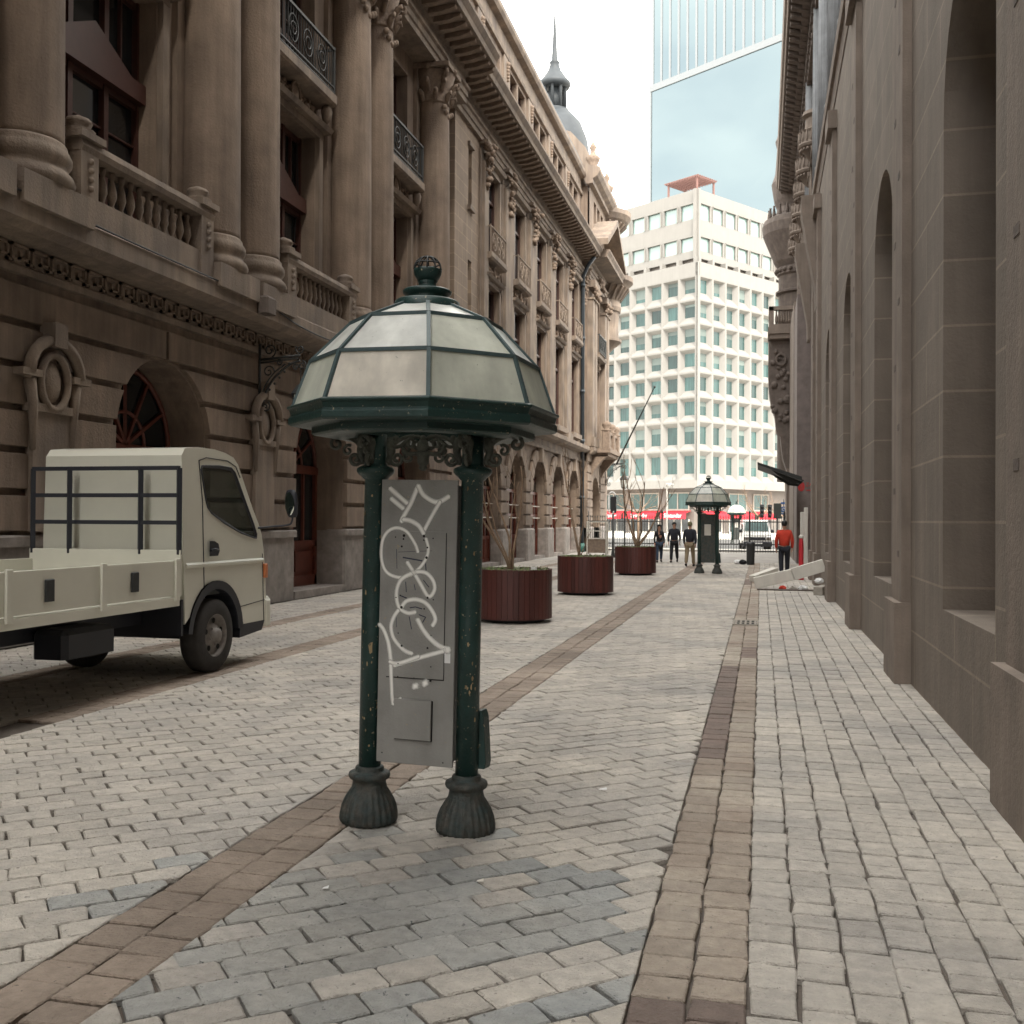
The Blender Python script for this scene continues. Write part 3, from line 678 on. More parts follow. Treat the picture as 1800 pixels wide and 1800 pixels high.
# pilaster strips between wing windows, with foliage capitals
for py in [40.75, 45.25, 49.75, 54.25, 58.6, 36.98+.15]:
    wv = .62 if py < 58 else .35
    if py < 37.5: wv = .3
    tr_.box(AX, AX+.2, py-wv, py+wv, 6.4, 15.0); tr_.box(AX, AX+.08, py-wv-.16, py+wv+.16, 6.4, 15.4); tr_.box(AX, AX+.3, py-wv-.1, py+wv+.1, 6.05, 6.4)
    tr_.box(AX, AX+.34, py-wv-.08, py+wv+.08, 15.62, 15.75)
    rel = MB()
    for k in range(46):
        zz = 15.6-random.random()**1.6*1.6; rel.ball((AX+.22+random.uniform(0, .28)*(1-(15.6-zz)/2), py+random.uniform(-1, 1)*wv*(1.05-(15.6-zz)*.5), zz), random.uniform(.05, .12), 4)
    rel.tube([(AX+.3, py+p[0], 15.4+p[1]) for p in spiral((0, 0), .22, 1.5, 0, 1)], .05, 5); rel.tube([(AX+.2, py-wv, 15.5), (AX+.42, py-wv*.4, 15.3), (AX+.42, py+wv*.4, 15.3), (AX+.2, py+wv, 15.5)], .07, 5); rel.build('foliage_capital', M['relief'], LB)
# entablature run along everything
def entab(mb, y0, y1, dx):
    a = AX+dx
    mb.ypr([(a-.6, 15.7), (a+.12, 15.7), (a+.12, 15.88), (a+.17, 15.9), (a+.17, 16.08), (a+.24, 16.12), (a+.26, 16.2), (a+.08, 16.24), (a+.08, 16.62), (a+.2, 16.66), (a+.22, 16.72), (a+.22, 16.8),
            (a+1.12, 16.84), (a+1.15, 17.0), (a+1.18, 17.04), (a+1.27, 17.18), (a+1.27, 17.26), (a-.6, 17.42)], y0, y1)
entab(tr_, -12, NEAR_END, .35); entab(tr_, NEAR_END, WEND, .0)
mo = MB(); y = 2.0
while y < WEND:
    dx = .35 if y < NEAR_END else 0
    mo.ypr([(AX+dx+.2, 16.62), (AX+dx+.62, 16.64), (AX+dx+1.02, 16.74), (AX+dx+1.05, 16.81), (AX+dx+.2, 16.81)], y, y+.22); y += .55
mo.build('cornice_bracket_row', M['relief'], LB)
# attic storey
ATX = AX-.05; hol = []
allb = [c for c in centers]+[35.1]+bays
for c in allb:
    if c == 35.1: hol.append((c-.5, c+.5, 18.3, 20.3)); continue
    hol += [(c-1.42, c-.12, 18.3, 20.3), (c+.12, c+1.42, 18.3, 20.3)]
wall_x(st, ATX, -12, WEND, 17.3, 21.5, hol, -.3)
for (a, b, z0, z1) in hol:
    wdw = empty('attic_window', (ATX-.25, (a+b)/2, z0)); wdw.parent = LB; fr = MB(); h = (b-a)/2
    for q in (-h, -.03, h-.07): fr.box(-.03, .06, q, q+.07, 0, 2)
    fr.box(-.03, .05, -h, h, 0, .07); fr.box(-.03, .05, -h, h, 1.93, 2); fr.build('frame', M['dark_wood'], wdw)
    MB().quad((0, -h, 0), (0, h, 0), (0, h, 2), (0, -h, 2)).build('pane', M['pane'], wdw)
tr_.ypr([(ATX, 20.45), (ATX+.12, 20.47), (ATX+.15, 20.6), (ATX+.05, 20.62), (ATX+.05, 21.3), (ATX+.3, 21.36), (ATX+.38, 21.5), (ATX+.38, 21.65), (ATX-.6, 21.7)], -12, WEND)
tr_.ypr([(ATX, 18.0), (ATX+.1, 18.02), (ATX+.12, 18.15), (ATX, 18.18)], -12, WEND)
for py in [(a+b)/2 for a, b in zip(allb[:-1], allb[1:])]:
    tr_.box(ATX, ATX+.1, py-.5, py+.5, 18.2, 20.45)
    rel = MB()
    for k in range(6): rel.ball((ATX+.14, py, 20.2-k*.13), .11-.01*k, 5)
    rel.build('attic_swag', M['relief'], LB)
# roof
rf = MB(); rf.ypr([(ATX+.3, 21.66), (ATX+.22, 22.0), (ATX-.1, 22.7), (ATX-.5, 23.0), (ATX-6, 23.8), (ATX-14, 23.8), (ATX-14, 17), (ATX-.55, 17), (ATX-.55, 21.66)], -12, WEND+.5); rf.build('roof', M['lead'], LB)

# ---- end pavilion Y 59..67.5 and corner turret
EX = -9.75; EE = 66.2
wall_x(st, EX, WEND, EE, 0, 5.3, [(60.9, 63.9, 0, 4.4, True)], -1.4)
for y0, y1 in ((WEND, 60.9), (63.9, EE)):
    for k in range(7): z = 1.5+k*.5; rus.box(EX-.3, EX+.07, y0+.05, y1-.05, z+.07, z+.48)
    pl.cbox(EX-.4, EX+.16, y0, y1, 0, 1.43, .07)
dark2 = MB(); dark2.box(EX-1.45, EX-1.38, 60.8, 64, 0, 4.5); dark2.build('porch_door', M['dark_wood'], LB)
tr_.ypr([(EX-.3, 5.2), (EX+.1, 5.2), (EX+.1, 5.6), (EX+.3, 5.66), (EX+.45, 5.8), (EX+.45, 6.0), (EX-.3, 6.05)], WEND, EE)
eh = [(61.1, 63.7, 6.1, 10.9, False), (61.1, 63.7, 11.75, 15.6, True)]
wall_x(st, EX, WEND, EE, 6.0, 16.0, eh, -.5)
st.quad((EX, WEND, 0), (AX-.3, WEND, 0), (AX-.3, WEND, 21), (EX, WEND, 21))
for (a, b, z0, z1, ar) in eh:
    wdw = empty('pavilion_window', (EX-.45, 62.4, z0)); wdw.parent = LB; fr = MB(); H_ = z1-z0
    for q in (-1.3, -.06, 1.18): fr.box(-.05, .07, q, q+.12, 0, H_)
    for z in (0, H_*.45, H_*.7): fr.box(-.05, .06, -1.3, 1.3, z, z+.12)
    fr.build('frame', M['wood'], wdw); MB().quad((-.02, -1.3, 0), (-.02, 1.3, 0), (-.02, 1.3, H_), (-.02, -1.3, H_)).build('pane', M['pane'], wdw)
for py in (59.5, 60.5, 64.3, 65.4):
    tr_.box(EX, EX+.32, py-.36, py+.36, 6.05, 14.6); tr_.box(EX, EX+.42, py-.44, py+.44, 6.05, 6.6); tr_.box(EX, EX+.46, py-.46, py+.46, 15.2, 15.6)
    tr_.box(EX, EX+.4, py-.42, py+.42, 14.5, 14.62)
    rel = MB()
    for k in range(12): rel.ball((EX+.35+random.uniform(0, .15), py+random.uniform(-.35, .35), 14.9+random.uniform(-.25, .3)), .12, 5)
    rel.build('foliage_capital', M['relief'], LB)
for c in (62.4,):
    tr_.ypr([(EX, 11.4), (EX+.4, 11.45), (EX+.45, 11.6), (EX, 11.75)], c-1.5, c+1.5); ornament(EX+.02, c, 11.15, 1.2, .2, 36, .2); rel = MB(); rel.ball((EX+.25, c, 16.1), .3, 7)
    for k in range(16): rel.ball((EX+.2+random.random()*.2, c+random.uniform(-1.1, 1.1), 15.8+random.random()*.5), .13, 5)
    rel.build('arch_crest', M['relief'], LB)
railing('balcony_railing', 62.4, 1.35, 11.76, 12.8, EX+.4, LB, EX)
entab(tr_, WEND-.1, EE, .38)
# broken open pediment
for sg in (0,):
    a, b, top = 57.9, 66.0, 19.4; c = (a+b)/2; Xf = EX+1.35
    for (p, q) in (((a, 17.3), (c, top)), ((b, 17.3), (c, top))):
        tr_.prism([(p[0], p[1]), (q[0], q[1]), (q[0], q[1]+.35), (p[0], p[1]+.35)], lambda u, v: (EX-.1, u, v), lambda u, v: (Xf, u, v))
    tr_.prism([(a+.5, 17.3), (b-.5, 17.3), (c, top-.1)], lambda u, v: (EX-.1, u, v), lambda u, v: (EX+.35, u, v))
# pavilion attic
wall_x(st, EX+.1, WEND, EE, 17.3, 21.7, [(60.6, 61.5, 18.4, 20.6), (61.9, 62.9, 18.4, 20.6), (63.3, 64.2, 18.4, 20.6)], -.5)
tr_.box(EX-.5, EX-.42, 60, 65, 18, 21)
tr_.ypr([(EX, 21.0), (EX+.35, 21.05), (EX+.35, 21.3), (EX+.6, 21.45), (EX+.75, 21.7), (EX+.75, 21.95), (EX-.8, 22.3)], WEND-.4, EE+.2)
tr_.ypr([(EX-.2, 22.2), (EX+.1, 22.2), (EX-.3, 23.6), (EX-1.2, 24.6), (EX-3, 25.2), (EX-3, 22.2)], 60, 66)
for sg, yy in ((0, 60.2), (0, 65.8)):
    MB().lathe([(.3, 0), (.35, .1), (.18, .2), (.4, .6), (.45, .8), (.2, 1.0), (.12, 1.2), (.22, 1.4), (.02, 1.8)], (EX+.1, yy, 22.2), 10).build('roof_urn', M['relief'], LB)
# ground-floor balcony with urns on the pavilion
bal = MB(); bal.box(EX, EX+1.2, 60.2, 64.8, 5.75, 6.0); bal.box(EX, EX+1.05, 60.4, 64.6, 5.55, 5.75)
for yy in (60.5, 62.5, 64.5): bal.cbox(EX+.7, EX+1.15, yy-.25, yy+.25, 6.0, 7.0, .04); bal.lathe([(.28, 7.0), (.3, 7.08), (.15, 7.15), (.27, 7.35), (.25, 7.5), (.1, 7.6)], (EX+.93, yy, 0), 10)
bal.box(EX+.8, EX+1.05, 60.5, 64.5, 6.85, 7.0); bal.box(EX+.8, EX+1.05, 60.5, 64.5, 6.0, 6.15)
for i in range(14): bal.lathe([(.05, 0), (.09, .2), (.04, .55), (.05, .7)], (EX+.93, 60.9+i*.26, 6.15), 6)
for yy in (60.6, 64.4): bal.prism([(0, 5.6), (1.0, 5.6), (.6, 5.2), (.2, 4.7), (0, 4.2)], lambda u, v: (EX+u, yy-.2, v), lambda u, v: (EX+u, yy+.2, v))
bal.build('urn_balcony', M['relief'], LB)
# corner turret
tu = MB(); TXc, TYc = -10.45, 67.0
tu.lathe([(.25, 11.6), (.45, 11.9), (.6, 12.1), (.62, 12.3), (.9, 12.7), (1.2, 13.0), (1.5, 13.2), (1.62, 13.3), (1.62, 13.45), (1.45, 13.5), (1.4, 14.2), (1.45, 15.2), (1.55, 15.25), (1.6, 15.5), (1.5, 15.9), (1.7, 16.4), (2.1, 16.9), (2.35, 17.1), (2.35, 17.4), (1.5, 17.6), (1.35, 18.0),
          (1.35, 19.9), (1.45, 20.0), (1.4, 20.3), (1.6, 20.7), (2.0, 21.0), (2.2, 21.3), (2.2, 21.6), (1.4, 21.8), (1.2, 22.6), (.6, 23.4), (.1, 23.8)], (TXc, TYc, 0), 40, sm=False)
for q in range(26):
    a = 2*pi*q/26; tu.bar((TXc+1.5*cos(a), TYc+1.5*sin(a), 16.0), (TXc+2.05*cos(a), TYc+2.05*sin(a), 16.75), .14, .2); tu.bar((TXc+1.4*cos(a), TYc+1.4*sin(a), 20.4), (TXc+1.9*cos(a), TYc+1.9*sin(a), 20.85), .12, .16)
tu.build('corner_turret', M['stone_trim'], LB)
rel = MB(); rel.ball((TXc+.3, TYc, 11.5), .45, 6); rel.ball((TXc+.35, TYc-.1, 11.0), .3, 6); rel.build('corbel_head', M['relief'], LB)
st.box(-24, EX-1.5, WEND+.4, 67.6, 0, 21); st.box(-24, EX-.15, EE-.6, 67.6, 0, 21); st.cm = 0
# end wall strip beyond
st.box(-24, -10.0, 67.6, 69, 0, 17)
# dome, lantern and spire over the far corner
dm = MB(); dm.lathe([(3.0, 24), (3.0, 28), (3.2, 28.2), (2.9, 28.4), (2.85, 30), (2.6, 31.5), (2.1, 32.8), (1.4, 33.6), (1.15, 33.8)], (-15.9, 80, 0), 32); dm.build('dome', M['lead'], LB)
ln = MB(); ln.lathe([(1.1, 33.7), (1.15, 33.9), (.95, 34.0), (.9, 34.0)], (-15.9, 80, 0), 24)
for k in range(8): a = 2*pi*k/8; ln.lathe([(.14, 34), (.12, 35.6), (.2, 35.8)], (-15.9+.85*cos(a), 80+.85*sin(a), 0), 8)
ln.lathe([(.5, 34), (.5, 35.8)], (-15.9, 80, 0), 12)
ln.lathe([(1.15, 35.7), (1.3, 35.95), (1.25, 36.1), (.9, 36.5), (.5, 37.1), (.35, 37.6), (.42, 37.7), (.25, 37.9), (.18, 39), (.06, 41.5), (.01, 43)], (-15.9, 80, 0), 24); ln.build('lantern_spire', M['lead'], LB)
# downpipe
dp = MB(); dp.tube([(AX+.24, 58.2, .05), (AX+.24, 58.2, 15.6), (AX+.5, 58.2, 16.2), (AX+.9, 58.2, 16.7)], .11, 10)
for z in (3, 6.2, 9, 12, 15): dp.lathe([(.14, 0), (.14, .18)], (AX+.24, 58.2, z), 10)
dp.build('downpipe', mat('blue_black_pipe', (.03, .04, .05), .5), LB)
MB().lathe([(.16, 0), (.15, .5)], (AX+.24, 58.2, 0), 10).build('pipe_foot', mat('teal_paint', (.03, .12, .10), .5), LB)
# body behind
st.box(-30, X0-1.4, -12, WEND, 0, 5.5); st.box(-30, UX-1.4, -12, WEND, 5.5, 17); st.box(-30, X0-.1, -60, -12, 0, 30)
st.build('wall', M['stone'], LB); rus.build('rusticated_stonework', M['stone'], LB, bevel=.02); pl.build('plinth_course', M['plinth'], LB); tr_.build('cornice_and_trim', M['stone_trim'], LB); 

# flagpole from the corner
fp = MB(); fp.tube([(-8.75, 64.4, 5.3), (-6.0, 60.2, 9.5)], [.06, .03], 8); fp.ball((-6.0, 60.2, 9.5), .07, 5)
fp.build('flagpole', M['iron'], label='bare dark flagpole slanting out from the far corner of the brown building', cat='flagpole')

# wall lamp bracket + lantern
def spiral(c, r0, turns, a0, sgn, n=22, r1=.15):
    pts = []
    for k in range(n+1):
        t = k/n; r = r0*(1-t*(1-r1)); a = a0+sgn*turns*2*pi*t; pts.append((c[0]+r*cos(a), c[1]+r*sin(a)))
    return pts
def wall_lantern(loc, s, label):
    wl = empty('wall_lantern', loc, label=label, cat='lantern', group='wrought iron lanterns on the brown building'); b = MB(); P = lambda u, v: (u, 0, v)
    b.tube([P(0, .55), P(.95, .62)], .03, 6); b.tube([P(0, .48), P(.9, .56)], .02, 6)
    b.tube(smooth_path([P(.05, -.55), P(.12, -.2), P(.35, .15), P(.7, .42), P(.95, .5)], 6), .028, 6); b.tube(smooth_path([P(.0, -.45), P(.08, -.1), P(.3, .22), P(.6, .44)], 6), .018, 6)
    for c, r, a, sg in (((.2, .28), .14, 0, 1), ((.45, .48), .08, 2, -1), ((.22, .75), .16, -1.2, 1), ((.95, .76), .11, 2.5, 1), ((1.0, .4), .1, 1.5, -1), ((.12, -.5), .12, 1, -1), ((.85, .36), .08, 0, 1)):
        b.tube([P(*q) for q in spiral(c, r, 1.4, a, sg)], .018, 5)
    for k in range(7): b.ball(P(.1+.12*k, -.25+.13*k if k < 5 else .45), .03, 4)
    b.tube([P(.97, .35), P(.97, .0)], .012, 5); b.tube([P(-.02, .9), P(-.02, -.6)], .03, 6); b.build('bracket', M['iron'], wl)
    ln = MB(); ln.lathe([(.04, -.02), (.1, -.05), (.22, -.2), (.24, -.24), (.2, -.26)][::-1], (.97, 0, 0), 6, sm=False); ln.lathe([(.06, -.75), (.13, -.72), (.14, -.68)], (.97, 0, 0), 6, sm=False)
    for k in range(6): a = 2*pi*k/6; ln.bar((.97+.2*cos(a), .2*sin(a), -.25), (.97+.13*cos(a), .13*sin(a), -.7), .02)
    ln.build('lantern_frame', M['iron'], wl); MB().lathe([(.12, -.7), (.19, -.26)], (.97, 0, 0), 6, sm=False).build('lantern_glass', M['pane_white'], wl)
    wl.scale = (s, s, s); return wl
wall_lantern((X0+.1, 19.55, 4.55), .92, 'wrought iron scroll bracket with hanging lantern above the stone cartouche nearest the truck')
wall_lantern((EX+.1, 66.0, 4.7), 1.2, 'dark lantern on a scroll bracket at the far corner of the brown building')

# ================================================================== RIGHT BUILDING
RB = empty('grey_stone_building', (0, 0, 0), label='tall grey stone building on the right seen edge-on with a deep bracketed cornice', cat='building')
RX = 1.62
rs = MB(); rt_ = MB(); rdk = MB()
hol = [(y, y+2.2, 1.0, 6.6, True) for y in (8, 14, 20, 26)]
wall_x(rs, RX, -14, 36.6, 0, 11.6, hol, .8, n=14)
for h in hol:
    wdw = empty('arched_window', (RX+.75, h[0]+1.1, 1)); wdw.parent = RB; fr = MB()
    for q in (-1.1, -.05, 1.0): fr.box(-.06, .05, q, q+.1, 0, 5.6)
    for z in (0, 1.8, 3.6, 4.4): fr.box(-.05, .05, -1.1, 1.1, z, z+.1)
    fr.build('frame', M['dark_wood'], wdw); MB().quad((.02, -1.1, 0), (.02, 1.1, 0), (.02, 1.1, 5.6), (.02, -1.1, 5.6)).build('pane', M['pane'], wdw)
# pilaster strips on near wall with slots
for y in (6.3, 12.3, 18.3, 24.3, 30.4, 33.2):
    rt_.box(RX-.1, RX, y, y+.9, 0, 10.9); rt_.box(RX-.18, RX, y-.06, y+.96, 0, .9); rt_.box(RX-.2, RX, y-.08, y+.98, 10.6, 11)
    for k in range(12): rdk.box(RX-.105, RX-.09, y+.2+(k % 2)*.35, y+.34+(k % 2)*.35, 1.4+k*.72, 1.47+k*.72)
rt_.ypr([(RX+.3, 11.4), (RX-.02, 11.4), (RX-.06, 11.7), (RX-.12, 11.75), (RX-.14, 11.95), (RX-.02, 12.0), (RX+.5, 12.02)][::-1], -14, 46)
# big volute console under ledge
for yy in (37.2, 31.8):
    rt_.prism([(RX-.0, 11.3), (RX-.5, 11.3), (RX-.52, 10.9), (RX-.35, 9.9), (RX-.12, 8.6), (RX-.1, 8.0), (RX, 8.0)], lambda u, v: (u, yy-.4, v), lambda u, v: (u, yy+.4, v))
# recessed wall and the return wall facing down the street
wall_x(rdk, RX+.62, 36.6, 46, 0, 11.6, [(38.6, 41, 5.2, 8.2, True)], .8)
MB().box(RX+1.4, RX+1.44, 38.5, 41.1, 5, 8.3).build('recess_window', M['void'], RB)
MB().box(1.47, 5, 46, 49.9, 0, 11.5).build('return_wall', mat('mauve_brown_render', (.20, .165, .15), .9, var=.25, vscale=3, bump=.3, bscale=20), RB)
rs.quad((RX, 36.6, 0), (RX+.5, 36.6, 0), (RX+.5, 36.6, 12), (RX, 36.6, 12))
# upper wall with fluted giant columns, hoods
hol = [(y, y+1.4, 13.2, 17.2, False) for y in (10, 14.4, 21, 25, 38.5)]
wall_x(rs, RX+.35, -14, 62, 12, 20.5, hol, .5)
for h in hol: MB().box(RX+.8, RX+.84, h[0]-.1, h[1]+.1, 13.1, 17.3).build('upper_window', M['pane'], RB)
for y in (7.5, 12.6, 18.4, 23.5, 28.2, 33.2, 36.8, 43.2):
    c = MB(); c.lathe([(.42, 0), (.42, .15), (.36, .2), (.38, .3), (.33, .36)], (0, 0, 0), 24); c.box(-.4, .4, -.4, .4, -.5, 0)
    c.lathe([(.33, .36), (.33, 3), (.30, 7.2)], (0, 0, 0), 96, mod=lambda t, z: 1-.07*abs(sin(t*10))); c.lathe([(.3, 7.2), (.36, 7.3), (.34, 7.4), (.46, 7.9), (.5, 8)], (0, 0, 0), 20)
    for q in range(8): a = pi/4*q; c.ball((.4*cos(a), .4*sin(a), 7.7), .1, 5)
    o = c.build('fluted_column', M['banner'], RB); o.location = (RX+.36, y, 12.5)
for k in range(8):
    y = 40+3*k
    if y > 57: break
    h = MB(); h.lathe([(.12, -.55), (.3, -.35), (.45, -.1), (.62, .0), (.66, .08), (.62, .16), (.6, .5), (.66, .58), (.5, .66), (.4, .7), (.36, 1.1), (.5, 1.2), (.45, 1.35), (.1, 1.5)], (RX+.3, y, 15.6), 24, sm=False)
    for q in range(12): a = pi/2+pi*q/11; h.ball((RX+.3+.56*cos(a), y+.56*sin(a), 15.5), .06, 4); h.lathe([(.03, 0), (.045, .12), (.03, .4)], (RX+.3+.62*cos(a), y+.62*sin(a), 15.75), 5)
    h.build('bow_balcony', M['stone_r'], RB)
    for a in (-1, 1): rt_.box(RX+.15, RX+.36, y+a*.9-.15, y+a*.9+.15, 12.1, 15.4)
    rt_.box(RX+.1, RX+.36, y-1.1, y+1.1, 15.2, 15.35); rdk.box(RX+.2, RX+.36, y-.6, y+.6, 13.4, 14.6)
# main cornice
rdk.ypr([(RX+.4, 19.2), (RX+.1, 19.2), (RX+.05, 19.7), (RX-.25, 19.75), (RX-.3, 19.95), (RX-.72, 20.0), (RX-.72, 20.05), (RX+.5, 20.05)], -14, 60)
rt_.ypr([(RX+.5, 20.05), (RX-.75, 20.05), (RX-.78, 20.2), (RX-.86, 20.25), (RX-.9, 20.5), (RX-.85, 20.55), (RX+.5, 20.7)], -14, 60)
y = 3
while y < 59: rdk.ypr([(RX-.05, 19.68), (RX-.64, 19.86), (RX-.66, 19.99), (RX-.05, 19.99)], y, y+.28); rdk.box(RX+.0, RX+.1, y, y+.28, 19.3, 19.6); y += .62
rs.box(RX+.4, RX+9, -14, 60, 20.5, 23); rt_.ypr([(RX+.4, 22.8), (RX+.2, 22.85), (RX+.1, 23.1), (RX+.5, 23.2)], -14, 60)
rs.box(RX+1.0, RX+9, -14, 62, 0, 20.5)
# far corner: tower with ring cornice, balcony and long console
ty = 60.0; tx = 2.0
tw = MB(); tw.lathe([(1.15, 4.0), (1.15, 11.5), (1.1, 13.4), (1.1, 15.4), (1.2, 15.5), (1.15, 15.9), (1.35, 16.2), (1.5, 16.6), (1.75, 17.2), (1.95, 17.7), (2.0, 18.2), (1.9, 18.5), (1.3, 18.8), (1.2, 19.2), (1.35, 19.6), (1.5, 20.6), (1.3, 21.2), (1.2, 22.6), (1.3, 23.0), (.9, 24), (.3, 24.5)], (tx, ty, 0), 40, sm=False)
for q in range(22):
    a = 2*pi*q/22; ca_, sa_ = cos(a), sin(a)
    tw.bar((tx+1.2*ca_, ty+1.2*sa_, 16.3), (tx+1.75*ca_, ty+1.75*sa_, 17.55), .14, .22); tw.ball((tx+1.86*ca_, ty+1.86*sa_, 17.75), .1, 4); tw.ball((tx+1.22*ca_, ty+1.22*sa_, 15.7), .13, 4)
    tw.lathe([(.06, 0), (.1, .25), (.05, .6), (.07, .7)], (tx+1.62*ca_, ty+1.62*sa_, 18.5), 6)
for z in (13.0, 14.4, 19.4): tw.lathe([(1.15, 0), (1.26, .05), (1.26, .16), (1.15, .2)], (tx, ty, z), 40, sm=False)
tw.build('corner_tower', M['stone_r_dark'], RB)
bb = MB(); bb.box(.32, 2.2, 56.8, 59.5, 11.75, 12.1); bb.box(.4, 2.2, 56.9, 59.4, 11.5, 11.75); bb.box(.38, 2.2, 56.85, 59.4, 12.1, 12.25)
for yy in (57.0, 59.2): bb.box(.38, .62, yy-.14, yy+.14, 12.2, 13.2)
bb.box(.36, 1.7, 56.85, 57.1, 13.0, 13.2); bb.box(.36, .6, 56.85, 59.3, 13.0, 13.2)
for i in range(7): bb.lathe([(.05, 0), (.08, .25), (.04, .6), (.05, .75)], (.75+i*.13, 56.98, 12.25), 6)
for i in range(8): bb.lathe([(.05, 0), (.08, .25), (.04, .6), (.05, .75)], (.48, 57.3+i*.22, 12.25), 6)
bb.build('stone_balcony', M['stone_r'], RB)
cn = MB(); cn.prism([(.36, 11.5), (2, 11.5), (2, 4.4), (1.35, 4.4), (1.1, 5.2), (.98, 6.3), (.78, 6.6), (.68, 7.5), (.5, 8.0), (.38, 8.8), (.34, 9.8)], lambda u, v: (u, 57.3, v), lambda u, v: (u, 59.1, v))
for k in range(26): cn.ball((.5+random.random()*.9, 57.28, 6.8+random.random()*4.2), random.uniform(.1, .2), 5)
cn.tube([(1.0+.25*cos(2*pi*k/12), 57.2, 10.4+.3*sin(2*pi*k/12)) for k in range(12)], .08, 6, closed=True)
cn.build('carved_console', M['stone_r_dark'], RB)
lw = MB(); lw.box(1.45, 4, 50, 57.2, 0, 12); lw.box(1.3, 4, 57.2, 61, 0, 4.6); lw.box(1.15, 1.5, 57.4, 60.8, 0, 1.2); lw.build('end_wall', M['stone_r'], RB)
rs.box(RX+.4, RX+9, -75, 15, 20.5, 44); rs.box(RX+.4, RX+9, -75, -14, 0, 20.5)  # upper mass added out of view to block sky light on left front
rs.build('wall', ashlar('jointed_grey_limestone', (.20, .165, .135), 1.6, .6), RB); rt_.build('stone_trim', M['stone_r'], RB); rdk.build('dark_cornice', M['stone_r_dark'], RB)  # darker stone for cornice underside, brackets and recessed wall
# painted emblem on the return wall
em = MB(); em.lathe([(.17, 0), (.17, .008)], n=28, T=Matrix.Translation((1.655, 45.99, 3.28)) @ Matrix.Rotation(pi/2, 4, 'X') @ Matrix.Diagonal((.82, 1.2, 1, 1)), sm=False)
em.build('round_emblem', M['emblem'], RB); e2 = MB()
for a, b in (((-.07, .16), (-.01, -.16)), ((.0, .06), (.07, -.17)), ((.0, .0), (.06, .17))): e2.bar((1.655+a[0], 45.975, 3.28+a[1]), (1.655+b[0], 45.975, 3.28+b[1]), .02, .006)
e2.build('emblem_stroke', M['stone_r'], RB)
T4 = Matrix.Translation((1.98, 45.985, 3.36)) @ Matrix.Rotation(pi/2, 4, 'X'); text('painted_letters', 'ZA', .22, T4, M['emblem'], RB, .004)
MB().box(1.86, 2.12, 45.98, 45.995, 3.1, 3.14).build('painted_line', M['emblem'], RB)
# slanting entrance canopy
cnp = empty('entrance_canopy', (0, 0, 0), label='thin dark slanting canopy jutting from the far end of the grey stone building', cat='canopy')
c = MB(); c.add([(-.15, 42, 4.12), (1.5, 41, 3.5), (1.5, 45.5, 3.5), (-.15, 46, 4.1), (-.15, 42, 4.03), (1.5, 41, 3.34), (1.5, 45.5, 3.34), (-.15, 46, 4.0)], [(0, 1, 2, 3), (4, 5, 6, 7), (0, 1, 5, 4), (3, 2, 6, 7), (0, 3, 7, 4), (1, 2, 6, 5)]); c.build('canopy_slab', M['iron'], cnp)
c = MB()
for yy in (42, 45): c = MB(); c.prism([(.2, 3.95), (1.62, 3.4), (1.5, 3.25), (1.1, 3.3), (.6, 3.62)], lambda u, v: (u, yy-.05, v), lambda u, v: (u, yy+.05, v)); c.build('canopy_bracket', M['iron'], cnp)

# ================================================================== WHITE OFFICE BUILDING
WB = empty('white_office_building', (0, 0, 0), label='white concrete office block with rows of deep set teal windows closing the street', cat='building')
C0 = Vector((-7.807, 131.81, 0)); DL = Vector((-.824, .566, 0)).normalized(); DR = Vector((.566, .824, 0)).normalized()
NLn = Vector((-.566, -.824, 0)).normalized(); NR = Vector((.824, -.566, 0)).normalized()
def face(dirv, nrm, org=C0):
    return lambda s, n, z: tuple(org+dirv*s+nrm*n+Vector((0, 0, z)))
FL, FR = face(DL, NLn), face(DR, NR)
def fbox(mb, F, s0, s1, n0, n1, z0, z1):
    vs = [F(s, n, z) for z in (z0, z1) for s, n in ((s0, n0), (s1, n0), (s1, n1), (s0, n1))]
    mb.add(vs, [(3,2,1,0),(4,5,6,7),(0,1,5,4),(1,2,6,5),(2,3,7,6),(3,0,4,7)])
rowsz = [(29.6, 32.6, 30.6, 32.25), (26.6, 29.6, 27.5, 29.15), (23.5, 26.6, 24.35, 26.05), (20.5, 23.5, 21.3, 22.95), (17.4, 20.5, 18.25, 19.95), (14.35, 17.4, 15.15, 16.85), (10.7, 14.35, 11.5, 13.7), (6.9, 10.7, 7.75, 10.0)]
gm = MB(); NB = {0: 7, 1: 9}; up_ = MB()
pane_cache = {}
def pane_obj(F, s0, s1, n, z0, z1, mtl, name):
    m1 = MB(); m1.quad(F(s0, n, z0), F(s1, n, z0), F(s1, n, z1), F(s0, n, z1)); return m1.build(name, mtl, WB)
